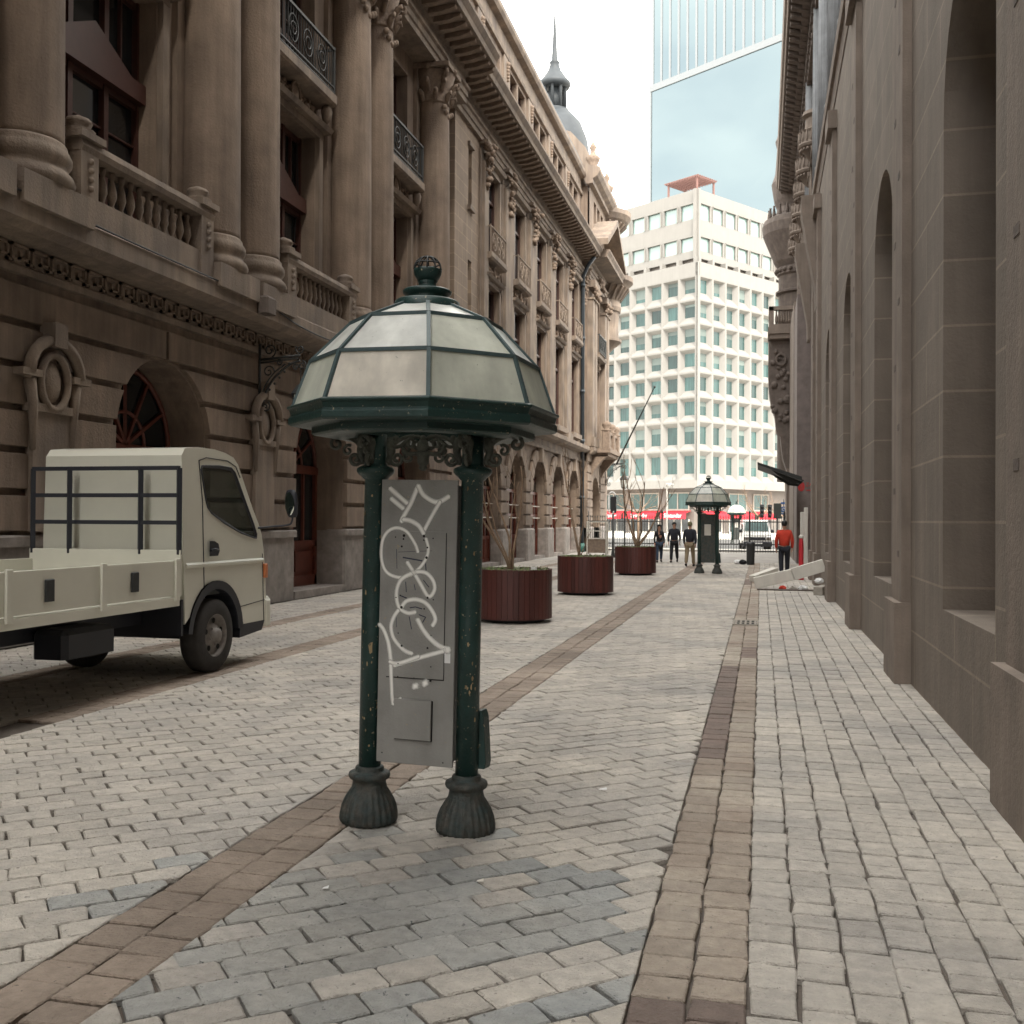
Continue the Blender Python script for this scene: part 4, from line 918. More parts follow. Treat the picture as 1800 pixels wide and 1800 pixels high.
for fi, F in ((0, FL), (1, FR)):
    bw = 2.73; s_start = .30; hwp = .8 if fi == 0 else .74
    fbox(gm, F, 0, s_start+.0, -.4, 0.002*fi, 6.9, 34.2)
    for b in range(NB[fi]):
        sc = s_start+bw*(b+.5)+(0 if fi == 0 else .1)
        for (z0, z1, p0, p1) in rowsz:
            a, b_, c, d = sc-bw/2+.15, sc+bw/2-.15, z0+.12, z1-.16
            o1 = [(sc-bw/2, z0), (sc+bw/2, z0), (sc+bw/2, z1), (sc-bw/2, z1)]; o2 = [(a, c), (b_, c), (b_, d), (a, d)]; o3 = [(sc-hwp, p0), (sc+hwp, p0), (sc+hwp, p1), (sc-hwp, p1)]
            v = [F(s, 0, z) for s, z in o1]+[F(s, -.02, z) for s, z in o2]+[F(s, -.62, z) for s, z in o3]
            gm.add(v, [(i, (i+1) % 4, 4+(i+1) % 4, 4+i) for i in range(4)]+[(4+i, 4+(i+1) % 4, 8+(i+1) % 4, 8+i) for i in range(4)])
            if (fi == 0 and b < 5) or (fi == 1 and b < 7): pane_obj(F, sc-hwp, sc+hwp, -.61, p0, p1, M['conc_pane'], 'window_pane'); (random.random() < .4) and pane_obj(F, sc-hwp+.04, sc+hwp-.04, -.60, p1-random.uniform(.3, 1.3), p1-.02, M['blind'], 'window_blind')
            else: fbox(up_, F, sc-hwp, sc+hwp, -.9, -.84, p0, p1)
    Lh = s_start+bw*NB[fi]+.2
    fbox(gm, F, Lh-.3, 26, -.4, 0, 6.9, 34.2)
    fbox(gm, F, 0, 26, -.9, -.001, 32.6, 34.3); fbox(gm, F, 0, 26, -.9, .02, 5.92, 6.9)
    for k in range(11): fbox(gm, F, .35+bw*k, .75+bw*k, -.9, -.05, 34.3, 35.0)
    for k in range(10): pass
    # upper storeys slightly set back
    holes = []
    for b in range(9):
        sc = .8+1.35+bw*b
        for (p0, p1) in ((36.0, 37.7), (40.0, 41.9)):
            fbox(gm, F, sc-1.1, sc+1.1, -.95, -.45, p1, p1+.12)
            fbox(gm, F, sc-1.15, sc-1.03, -.95, -.55, p0, p1); fbox(gm, F, sc+1.03, sc+1.15, -.95, -.55, p0, p1)
            if b < 6: pane_obj(F, sc-1.03, sc+1.03, -.8, p0, p1, M['conc_pane2'], 'upper_window_pane')
    z = 35.0
    for (za, zb) in ((35.0, 36.0), (37.7, 40.0), (41.9, 43.7)): fbox(gm, F, .4, 26, -1.1, -.7-.003*fi, za, zb)
    for (za, zb) in ((36.0, 37.7), (40.0, 41.9)):
        fbox(gm, F, .4, 1.12, -1.1, -.7-.003*fi, za, zb)
        for b in range(9): fbox(gm, F, .8+1.35+bw*b+1.03,   .8+1.35+bw*(b+1)-1.03, -1.1, -.7-.003*fi, za, zb)
gm.build('concrete_facade', M['conc'], WB)
up_.build('hidden_side_glazing', M['conc_pane'], WB)
inn = MB()
v = [C0+DL*a+DR*b for a, b in ((1.2, 1.2), (26, 1.2), (26, 26), (1.2, 26))]
for z0, z1, in ((6, 43.6),): inn.prism([(p.x, p.y) for p in v], lambda x, y: (x, y, z0), lambda x, y: (x, y, z1))
inn.build('core', M['brownstone'], WB)
v2 = [C0+DL*a+DR*b for a, b in ((1.9, 1.9), (26, 1.9), (26, 26), (1.9, 26))]
gs = MB(); gs.prism([(p.x, p.y) for p in v2], lambda x, y: (x, y, 0), lambda x, y: (x, y, 5.95)); gs.build('ground_storey', M['brownstone'], WB)
# mezzanine windows, shopfronts, awnings
for F, sp in ((FL, [(2.6, 6.2), (7.6, 12.6), (13.6, 17.5)]), (FR, [(3.2, 7.5), (9, 13), (14.5, 18)])):
    for (a, b) in sp:
        fr = MB(); fbox(fr, F, a, b, -1.85, -1.72, 3.1, 3.3); fbox(fr, F, a, b, -1.85, -1.72, 5.3, 5.45)
        for s in (a, (a+b)/2, b-.15): fbox(fr, F, s, s+.15, -1.85, -1.73, 3.3, 5.3)
        f = fr.build('mezzanine_window', M['concgrey'], WB); pane_obj(F, a+.15, b-.15, -1.79, 3.3, 5.3, M['conc_pane'], 'mezzanine_pane')
        sf = MB(); 
        for s in (a, a+(b-a)*.33, a+(b-a)*.66, b-.1): fbox(sf, F, s, s+.1, -1.85, -1.7, .1, 2.0)
        fbox(sf, F, a, b, -1.85, -1.7, .1, .35); sf.build('shopfront', M['whitepaint'], WB); pane_obj(F, a, b, -1.78, .3, 2.05, M['pane'], 'shop_pane')
        aw = MB(); vs = [F(a-.3, -1.8, 3.08), F(b+.3, -1.8, 3.08), F(b+.3, -.7, 2.75), F(a-.3, -.7, 2.75), F(a-.3, -.68, 2.1), F(b+.3, -.68, 2.1)]
        aw.add(vs, [(0, 1, 2, 3), (3, 2, 5, 4)]); n = 9
        for q in range(n): s = a-.3+(b-a+.6)*q/n; aw.add([F(s, -.68, 2.12), F(s+(b-a+.6)/n, -.68, 2.12), F(s+(b-a+.6)/n/2, -.68, 1.95)], [(0, 1, 2)])
        awo = aw.build('awning', M['red'], WB)
        # lettering on the awning valance
        c = F((a+b)/2, -.64, 2.43); dd = DR if F is FR else -DL; nn = NR if F is FR else NLn
        R3 = Matrix((dd, Vector((0, 0, 1)), nn)).transposed().to_4x4(); R3.translation = Vector(c)
        if F is FL: text('awning_lettering', 'Santander', .72, R3, M['white_letter'], awo, .01)
# pergola on the roof
pg = MB()
PP = lambda a, b, z: tuple(C0+DL*a+DR*b+Vector((0, 0, z)))
for k in range(13): a = .6+k*.42; pg.bar(PP(a, .5, 45.25), PP(a, 4.4, 45.25), .12)
for k in range(10): b = .6+k*.42; pg.bar(PP(.4, b, 45.4), PP(5.9, b, 45.4), .12)
for a in (.8, 5.4):
    for b in (.8, 4.2): pg.bar(PP(a, b, 43.6), PP(a, b, 45.2), .2)
pg.build('roof_pergola', M['pergola'], WB)

# ================================================================== GLASS TOWER
TW = empty('glass_tower', (0, 0, 0), label='tall pale blue mirror glass tower rising behind the white office block', cat='tower')
T0 = Vector((-24.0, 230, 0)); dT = Vector((.824, -.566, 0)).normalized(); nT = Vector((-.566, -.824, 0)).normalized()
FT = face(dT, nT, T0)
t1 = MB(); WT = 55
jit = [[random.uniform(-.004, .004) for j in range(26)] for k in range(12)]
for k in range(11):
    for j in range(24):
        a, b = k*5, k*5+5; z0, z1 = 4*j, (4*j+4 if j < 23 else 96.6)
        t1.quad(FT(a, jit[k][j], z0), FT(b, jit[k+1][j], z0), FT(b, jit[k+1][j+1], z1), FT(a, jit[k][j+1], z1))
t1.add([FT(0, 0, 0), FT(0, -30, 0), FT(0, -30, 96.6), FT(0, 0, 96.6)], [(0, 1, 2, 3)])
for j in range(24): t1.quad(FT(0, -.4, 97.8+3*j), FT(WT, -.4, 97.8+3*j), FT(WT, -.4, 100.8+3*j), FT(0, -.4, 100.8+3*j))
t1.build('mirror_glazing', M['towerglass'], TW)
t2 = MB(); fbox(t2, FT, -.3, WT, -30, .25, 96.4, 97.8)
for k in range(24): fbox(t2, FT, k*2.4, k*2.4+.5, -.5, -.28, 97.8, 170)
fbox(t2, FT, -.3, .2, -.5, .2, 0, 96.5); fbox(t2, FT, 0, WT, -30, -.6, 97.8, 170); t2.build('mullion_grid', M['towerframe'], TW)

# ================================================================== PHONE PAVILIONS
def phone_pavilion(name_label, panel_green=False):
    K = empty('phone_pavilion', (0, 0, 0), cat='phone kiosk', label=name_label)
    fl = lambda t, z: 1+(.035*cos(24*t) if z < .2 else 0)
    for sx_ in (-1, 1):
        p = MB(); p.lathe([(.066, .30), (.0665, 1.2), (.064, 2.03), (.075, 2.035), (.085, 2.05), (.10, 2.06), (.112, 2.075), (.112, 2.095), (.10, 2.105), (.07, 2.115), (.064, 2.13), (.062, 2.30)], (0, 0, 0), 32)
        po = p.build('post', M['green'], K); po.location = (sx_*.305, 0, 0)
        b = MB(); b.lathe([(.160, 0), (.168, .02), (.167, .05), (.160, .09), (.145, .13), (.122, .17), (.106, .20), (.100, .225), (.098, .24), (.103, .25), (.118, .258), (.124, .272), (.121, .288), (.105, .297), (.088, .30), (.083, .305), (.085, .318), (.08, .326), (.066, .33)], (0, 0, 0), 96, mod=fl)
        bo = b.build('flared_base', M['green_cast'], po)
        s = MB()
        for q in range(4):
            a = pi/2*q; big = 1 if q % 2 == 0 else .8
            R_ = lambda u, z: (u*cos(a)*big, u*sin(a)*big, z)
            s.tube([R_(u, z) for u, z in spiral((.135, 2.155), .04, 1.2, -2.4, 1, 16, .25)][::-1]+[R_(.075, 2.17)], .012, 6)
            s.tube(smooth_path([R_(.085, 2.12), R_(.085, 2.18), R_(.115, 2.24), R_(.165, 2.275), R_(.235, 2.29)], 5)+[R_(u, z) for u, z in spiral((.26, 2.245), .045, 1.15, 2.0, -1, 16, .25)], [.013]*21+[.012]*17, 6)
            s.tube([R_(u, z) for u, z in spiral((.185, 2.205), .035, 1.1, 2.2, -1, 14, .25)], .010, 5)
            s.tube(smooth_path([R_(.075, 2.13), R_(.1, 2.2), R_(.085, 2.28)], 5), [.016, .018, .02, .022, .024, .026, .026, .024, .022, .02, .018], 6)
            s.ball(R_(.095, 2.24), .028, 6, (1, 1, 1.6)); s.ball(R_(.125, 2.275), .02, 5)
        s.build('scroll_bracket', M['scroll'], po)
    # centre ornament between the posts
    s = MB()
    for sg in (-1, 1):
        s.tube(smooth_path([(sg*.22, -.01, 2.235), (sg*.16, -.01, 2.225), (sg*.115, -.01, 2.255), (sg*.085, -.01, 2.275)], 5)+[(u*sg, -.01, z) for u, z in spiral((.085, 2.245), .03, 1, 1.57, 1, 12, .25)], .011, 5)
        s.tube(smooth_path([(sg*.14, -.01, 2.235), (sg*.1, -.01, 2.19), (sg*.05, -.01, 2.185), (sg*.02, -.01, 2.2)], 5), .013, 5)
        s.tube([(u*sg, -.01, z) for u, z in spiral((.095, 2.165), .032, 1.1, .3, -1, 14, .25)], .01, 5)
    s.ball((0, -.02, 2.23), .034, 8, (1, 1, 1.3)); s.ball((0, -.02, 2.275), .02, 6)
    s.lathe([(.012, 2.085), (.028, 2.1), (.02, 2.115), (.034, 2.13), (.036, 2.16), (.045, 2.19), (.03, 2.205)], (0, -.01, 0), 12)
    s.build('centre_ornament', M['scroll'], K)
    # canopy
    A0 = radians(22.5)
    oct_ = lambda R, z: [(R*cos(A0+pi/4*k), R*sin(A0+pi/4*k), z) for k in range(8)]
    rings = [(.775, 2.445), (.80, 2.435), (.80, 2.425), (.785, 2.415), (.775, 2.385), (.79, 2.37), (.79, 2.335), (.775, 2.325), (.70, 2.325), (.655, 2.32), (.655, 2.285), (.64, 2.275), (.60, 2.27), (.36, 2.285), (.36, 2.36), (.70, 2.38), (.76, 2.43)]
    e = MB(); vs = []; 
    for R_, z in rings: vs += oct_(R_, z)
    nR = len(rings); e.add(vs, [(r*8+i, r*8+(i+1) % 8, ((r+1) % nR)*8+(i+1) % 8, ((r+1) % nR)*8+i) for r in range(nR) for i in range(8)])
    for a in (-.305, .305): e.box(a-.04, a+.04, -.34, .34, 2.29, 2.32)
    e.build('eave_ring', M['green'], K, bevel=.003)
    tiers = [(.765, 2.437), (.668, 2.705), (.44, 2.935), (.185, 3.045)]
    gl = MB(); 
    bars = MB()
    for t_ in range(3):
        a, b = oct_(*tiers[t_]), oct_(*tiers[t_+1])
        for i in range(8): bars.bar(a[i], b[i], .022, .022, upv=Vector(a[i]))
        if t_ > 0:
            for i in range(8): bars.bar(a[i], a[(i+1) % 8], .024, .02)
        for i in range(8):
            q = MB(); q.quad(a[i], a[(i+1) % 8], b[(i+1) % 8], b[i])
            mt = 'pane_white' if t_ > 0 else ('pane_cream' if i in (5, 1) else 'pane_green')
            if t_ == 1 and i in (6,): mt = 'pane_green'
            q.build('canopy_pane', M[mt], K)
    bars.build('glazing_bar_frame', M['bar'], K)
    c = MB(); c.lathe([(.2, 3.015), (.2, 3.04), (.19, 3.075), (.175, 3.085), (.13, 3.09), (.115, 3.10), (.12, 3.115), (.142, 3.125), (.145, 3.14), (.13, 3.15), (.075, 3.155), (.055, 3.17), (.05, 3.185), (.06, 3.2)], (0, 0, 0), 32)
    zc = 3.265; r = .083
    c.lathe([(.05, 3.19)]+[(r*cos(t_), zc+r*sin(t_)) for t_ in [-1.1+1.15*k/8 for k in range(9)]]+[(r*.9, zc+.008), (.01, zc-.03)], (0, 0, 0), 32)
    c.build('crown_collar', M['green'], K)
    cg = MB(); 
    for k in range(5): a = pi*k/5; cg.tube([(r*cos(t_)*cos(a), r*cos(t_)*sin(a), zc+r*sin(t_)) for t_ in [pi*j/14 for j in range(15)]], .0045, 5)
    for t_ in (.5, .95): cg.tube([(r*cos(t_)*cos(2*pi*j/20), r*cos(t_)*sin(2*pi*j/20), zc+r*sin(t_)) for j in range(20)], .0045, 5, closed=True)
    cg.build('globe_cage', M['iron'], K)
    # back to back service panels
    pn = MB(); pn.box(-.24, .235, -.055, -.035, .37, 2.03)
    pf = pn.build('front_panel', M['green_cast'] if panel_green else M['greypanel'], K, bevel=.003)
    MB().box(-.22, .22, .035, .055, .4, 2.0).build('rear_panel', M['green'], K, bevel=.003)
    MB().box(-.235, -.215, -.035, .035, .4, 2.0).box(.21, .23, -.035, .035, .4, 2.0).build('panel_edge', M['green'], K)
    fl_ = MB(); fl_.prism([(.0, .36), (.06, .36), (.07, .40), (.045, .66), (.025, .70), (-.01, .70), (-.02, .66)], lambda u, v: (.36+u*.75, .02, v), lambda u, v: (.37+u*.75, .10, v)); fl_.build('side_shelf', M['green'], K, bevel=.006)
    return K, pf
K, PF = phone_pavilion('near green octagonal canopied phone pavilion with graffiti-covered grey panel between two posts')
def pxp(x, y, off=0.0):     # photograph-panel coordinates -> panel surface
    xl = 675-13*(y-847)/493; xr = 808-11*(y-847)/493
    return Vector((-.24+.475*(x-xl)/(xr-xl), -.0555-off, 2.03-1.66*(y-847)/493))
z1_, z2_ = (560, 820), (560, 1140)
strokes = [
 (z1_, [(650, 210), (700, 255), (800, 340)], 1.0), (z1_, [(660, 300), (765, 385)], 1.0),
 (z1_, [(750, 500), (765, 460), (830, 350), (865, 270), (900, 185)], .95), (z1_, [(900, 185), (945, 265), (1030, 320), (1090, 320), (1165, 275)], 1.0),
 (z1_, [(1090, 320), (1020, 440), (945, 580)], .85), (z1_, [(765, 480), (830, 490), (900, 530), (945, 600)], .95),
 (z1_, [(895, 760), (870, 690), (800, 590), (720, 555), (640, 580), (585, 660), (570, 790), (590, 900), (640, 960), (730, 985), (800, 970), (870, 930), (930, 870), (975, 790), (985, 720), (965, 640)], .72),
 (z1_, [(800, 850), (860, 940), (920, 1040), (975, 1130), (1010, 1130), (1040, 1070), (1025, 1000), (970, 940), (900, 930), (830, 950), (750, 1000), (710, 1080), (705, 1170), (730, 1250), (800, 1290), (870, 1280)], .85),
 (z1_, [(750, 1240), (790, 1190), (870, 1170), (950, 1190), (1010, 1250), (1045, 1330), (1020, 1390)], .9),
 (z1_, [(720, 1270), (680, 1330), (655, 1410), (670, 1500), (720, 1570), (780, 1620), (840, 1640)], .85),
 (z1_, [(890, 1340), (940, 1430), (1010, 1510), (1080, 1560), (1150, 1590)], 1.0), (z1_, [(1150, 1590), (1000, 1640), (850, 1690), (680, 1750)], .9),
 (z1_, [(550, 1400), (590, 1450), (630, 1560), (650, 1700), (655, 1790)], .9), (z2_, [(650, 150), (655, 260), (660, 400), (670, 490)], .8), (z2_, [(640, 120), (720, 130), (900, 60)], .8),
 (z2_, [(680, 470), (740, 430)], .6), (z2_, [(865, 315), (872, 322)], 1.7), (z2_, [(950, 285), (960, 290)], 1.7), (z1_, [(1145, 1580), (1155, 1600)], 1.5)]
gv = MB(); thick = []
for i, (o, pts, wd) in enumerate(strokes):
    P = smooth_path([pxp(o[0]+x/5, o[1]+y/5, .0052+.0002*i) for x, y in pts], 9); hw = .022*wd; n = len(P)
    vs = []; fs = []
    ext = [P[0]+(P[0]-P[1]).normalized()*hw*.8]+P+[P[-1]+(P[-1]-P[-2]).normalized()*hw*.8]; n = len(ext)
    for k, p in enumerate(ext):
        d = (ext[min(k+1, n-1)]-ext[max(k-1, 0)]).normalized(); q = Vector((-d.z, 0, d.x))
        endf = 0 if k in (0, n-1) else 1
        for u_, t_ in ((-1, 0), (-.5, .62), (0, 1), (.5, .62), (1, 0)): vs.append(p+q*u_*hw*(1 if endf else .6)); thick.append(t_*endf)
    for k in range(n-1):
        for j in range(4): a = k*5+j; fs.append((a, a+1, a+6, a+5))
    gv.add(vs, fs)
go = gv.build('graffiti', M['spray'], K); at_ = go.data.attributes.new('thick', 'FLOAT', 'POINT'); at_.data.foreach_set('value', thick)
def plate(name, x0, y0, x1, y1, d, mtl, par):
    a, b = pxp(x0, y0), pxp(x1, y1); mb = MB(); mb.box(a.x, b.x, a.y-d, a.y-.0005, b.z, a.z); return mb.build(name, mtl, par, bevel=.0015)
plate('plate_shade', 687.5, 938, 783.2, 1191.8, .003, M['hole'], PF); plate('cover_plate', 686, 936, 782, 1190, .0046, M['greypanel'], PF)  # black slip offset right and down stands in for the plate's shadow
plate('hatch_shade', 698, 1228, 762.2, 1297.5, .012, M['hole'], PF); plate('hatch_door', 697, 1227, 761, 1296, .022, M['greypanel'], PF)  # hatch shadow drawn the same way, as a black slip behind it
plate('paper_sticker', 783, 1133, 794, 1161, .0006, M['paper'], PF)
hl = MB()
for o, pts in ((z1_, [(700, 635, 1), (775, 620, 2), (770, 650, 1.3), (755, 715, 1.5), (950, 620, 1.8), (950, 655, 1.2), (1030, 638, 1), (980, 718, 1.3), (972, 805, 1.9), (702, 1160, 1), (980, 1150, 1.6), (1030, 1165, 1), (750, 1243, 2), (950, 1247, 1.2), (720, 1468, 1), (1008, 1473, 1), (750, 1577, 1.6), (978, 1583, 1.5), (718, 1733, 1), (1007, 1743, 1), (740, 1140, 1)]),
               (z2_, [(570, 915, 1), (1110, 957, 1), (715, 248, 1.2), (858, 250, 1), (1003, 262, 1.8)])):
    for x, y, s in pts: p = pxp(o[0]+x/5, o[1]+y/5, .0108); hl.lathe([(.0042*s, 0), (.0042*s, .0004)], T=Matrix.Translation(p) @ Matrix.Rotation(pi/2, 4, 'X'), n=10, sm=False)
hl.build('bolt_hole', M['hole'], PF)
ik = MB()
for pts, wd in (([(705, 740), (708, 910)], .0035), ([(720, 765), (1015, 745)], .0025), ([(760, 810), (830, 820), (935, 835)], .008), ([(960, 850), (965, 920)], .006), ([(785, 1020), (790, 1110)], .005), ([(860, 1040), (870, 1090)], .004), ([(700, 1310), (700, 1420)], .003), ([(815, 1320), (835, 1430)], .005), ([(730, 1140), (800, 1165), (840, 1180)], .007), ([(900, 1300), (960, 1320), (930, 1370)], .006), ([(820, 1245), (870, 1235), (930, 1250)], .006), ([(940, 1000), (990, 1060)], .005)):
    P = [pxp(560+x/5, 820+y/5, .0048) for x, y in pts]
    for a, b in zip(P[:-1], P[1:]): ik.bar(a, b, .0004 if False else wd, .0004, upv=(0, -1, 0))
ik.build('marker_scribble', M['ink'], PF)
rc = random.Random(4); chips = {}
for po in [o for o in K.children if o.name.startswith('post')]:
    cc = MB()
    for q in range(46):
        a = rc.uniform(-pi, 0); z = rc.uniform(.4, 2.0); s0 = rc.uniform(.0025, .008); st_ = rc.uniform(1, 3.2); n = 7
        if q == 0 and po.location.x < 0: a, z, s0, st_ = -1.3, 1.04, .018, 2.2
        pts = [(s0*rc.uniform(.5, 1.1)*cos(2*pi*k/n), s0*st_*rc.uniform(.5, 1.1)*sin(2*pi*k/n)) for k in range(n)]
        cc.add([(.0672*cos(a+u/.0672), .0672*sin(a+u/.0672), z+v) for u, v in pts], [tuple(range(n))])
    cc.build('paint_chips', M['chip'], po, kind='stuff')
K2, _ = phone_pavilion('far green phone pavilion standing in the street in front of the railings', True)
poster = MB(); poster.box(-.12, .1, -.058, -.0555, 1.3, 1.68); poster.build('torn_poster', M['beam'], K2)
def set_k(k, x, y, rz, lean): k.location = (x, y, 0); k.rotation_euler = (0, radians(lean), radians(rz))
set_k(K, -1.965, 5.835, -3, .9); set_k(K2, -1.76, 36.2, -8, 0)
for k_ in (K, K2): k_['group'] = 'green phone pavilions along the street'
K3 = copy_tree(K2); K3['label'] = 'small green phone pavilion seen through the railings beyond the street end'; set_k(K3, -1.85, 82, 4, 0)

# ================================================================== PLANTERS WITH BARE SHRUBS
def planter(label):
    P = empty('round_planter', label=label, cat='planter', group='round maroon slatted planters down the street')
    s = MB(); n = 44
    for k in range(n):
        a = 2*pi*k/n; T = Matrix.Rotation(a, 4, 'Z'); w_ = .68*pi/n*.93; h0 = random.uniform(-.004, .004)
        s.box(.655, .68, -w_, w_, .07, .93+h0, T)
    s.build('slatted_side', M['slat'], P)
    MB().lathe([(.654, .08), (.654, .91), (.60, .91), (.60, .85)], n=40).build('liner', M['blackm'], P)
    MB().lathe([(.5, 0), (.55, .02), (.55, .08), (.01, .08)], n=32).build('foot', M['blackm'], P)
    so_ = MB(); 
    R_ = 12; pts = []
    for i in range(5):
        for j in range(R_*2): r = .63*(i+.01)/4; a = 2*pi*j/(R_*2); pts.append((r*cos(a), r*sin(a), .885+random.uniform(-.012, .02)+.03*(1-i/4)))
    so_.add(pts, [(i*24+j, i*24+(j+1) % 24, (i+1)*24+(j+1) % 24, (i+1)*24+j) for i in range(4) for j in range(24)], True)
    so_.build('soil', M['soil'], P)
    lf = MB()
    for k in range(900):
        r = .62*math.sqrt(random.random()); a = random.random()*2*pi; x, y = r*cos(a), r*sin(a); z = .89+random.random()*.07*(.4+r); s_ = random.uniform(.01, .024); b = random.random()*6.28; tl_ = random.uniform(-.7, .7)
        u = Vector((cos(b), sin(b), tl_)).normalized()*s_; v = Vector((-sin(b), cos(b), random.uniform(-.5, .5)))*s_*.6; p = Vector((x, y, z))
        lf.add([p-u, p+v, p+u, p-v], [(0, 1, 2, 3)])
    lf.build('ground_cover', M['leaf'], P, kind='stuff')
    return P
def shrub(label, stems, loc, seed):
    random.seed(seed); S_ = MB()
    def grow(p, d, r, L_, dep):
        pts = [p]; rs = [r]; n = max(4, int(L_/.16))
        for k in range(n):
            d = (d+Vector((random.uniform(-.16, .16), random.uniform(-.16, .16), random.uniform(-.04, .12)))).normalized(); p = p+d*L_/n; pts.append(p); rs.append(r*(1-.6*(k+1)/n))
        S_.tube(pts, rs, 7)
        if dep > 0:
            for q in range(random.choice((1, 2, 2))):
                i = random.randint(n//2, n-1); d2 = (d+Vector((random.uniform(-.6, .6), random.uniform(-.6, .6), random.uniform(0, .3)))).normalized()
                grow(pts[i], d2, rs[i]*.75, L_*random.uniform(.35, .6), dep-1)
    for (dx, dy, L_, r) in stems: grow(Vector((random.uniform(-.03, .03), random.uniform(-.03, .03), 0)), Vector((dx, dy, 1)).normalized(), r, L_, 3)
    o = S_.build('bare_shrub', M['bark'], label=label, cat='shrub', group='bare shrubs growing in the planters'); o.location = loc; return o
pA = planter('nearest round maroon slatted planter, half hidden by the near pavilion post'); pA.location = (-4.28, 18.05, 0)
pB = planter('middle round maroon slatted planter of the three'); pB.location = (-4.16, 25.1, 0); pB.rotation_euler.z = 1
pC = planter('farthest round maroon slatted planter, beside the walking couple'); pC.location = (-4.06, 34.6, 0); pC.rotation_euler.z = 2
shrub('bare several-stemmed shrub in the nearest planter behind the pavilion post', [(-.35, 0, 1.7, .028), (-.5, .1, 1.5, .022), (.08, .1, 1.9, .026), (.12, 0, 2.1, .024), (-.12, -.1, 1.5, .02), (-.25, .2, 1.6, .018)], (-4.32, 18.0, .9), 3)
shrub('bare forked shrub in the middle planter, its branches crossing the arcade', [(-.12, 0, 2.7, .035), (-.03, .1, 2.4, .022), (.35, 0, .6, .016)], (-4.30, 25.1, .9), 9)
shrub('bare wide-spreading shrub in the farthest planter', [(-.45, 0, 2.6, .04), (-.2, .1, 2.7, .04), (.1, 0, 2.3, .035), (.65, 0, 2.2, .034), (.5, .2, 1.8, .026)], (-4.0, 34.6, .9), 21)
random.seed(11)
MB().box(-.05, .05, -.03, .03, 0, .05).build('litter', M['paper'], label='small blue and white wrapper left on the rim of the nearest planter', cat='litter').location = (-3.85, 17.75, .93)

# ================================================================== TRUCK
TK = empty('light_truck', (0, 0, 0), label='cream cab-over light truck parked beside the brown building with dusty steel wheels', cat='truck')
XS, XF = -6.2, -8.05; XC = (XS+XF)/2
def tap(x, y, z):       # tumblehome
    return (XC+(x-XC)*(1-.032*(z-.5)) if abs(x-XC) > .2 else x, y, z)
wc, wz, ar = 11.06, .44, .63
arch = [(wc+ar*cos(t_), wz+ar*sin(t_)) for t_ in [radians(4)+(radians(168)-radians(4))*k/14 for k in range(15)]]
outl = [(10.38, .62), (10.38, 2.50), (10.45, 2.58), (10.71, 2.61), (11.1, 2.61), (11.35, 2.585), (11.55, 2.54), (11.66, 2.46), (11.74, 2.34), (11.87, 2.14), (12.02, 1.92), (12.16, 1.74), (12.24, 1.6), (12.29, 1.4), (12.32, 1.15), (12.33, .8), (12.30, .5), (11.72, .5)]
outl = outl+arch[1:-1]
win = [(10.80, 2.40), (11.2, 2.42), (11.48, 2.41), (11.57, 2.36), (11.66, 2.24), (11.85, 1.97), (12.03, 1.72), (12.10, 1.60), (12.09, 1.55), (12.04, 1.555), (11.7, 1.62), (11.3, 1.74), (11.0, 1.86), (10.92, 1.92), (10.875, 2.0), (10.78, 2.36)]
wina = [(y, z) for y, z in win]
def inset(poly, d):
    cx_ = sum(p[0] for p in poly)/len(poly); cy_ = sum(p[1] for p in poly)/len(poly); out_ = []
    for (a, b) in poly: l = math.hypot(a-cx_, b-cy_); out_.append((a-(a-cx_)/l*d, b-(b-cy_)/l*d))
    return out_
body = MB()
for X in (XS, XF): body.poly([outl, wina], lambda y, z: tap(X, y, z))
n = len(outl)
i0 = outl.index((11.66, 2.46)); i1 = outl.index((12.24, 1.6))
for i in range(n):
    (a, b), (c, d) = outl[i], outl[(i+1) % n]
    if i0 <= i < i1: continue
    body.quad(tap(XS, a, b), tap(XF, a, b), tap(XF, c, d), tap(XS, c, d))
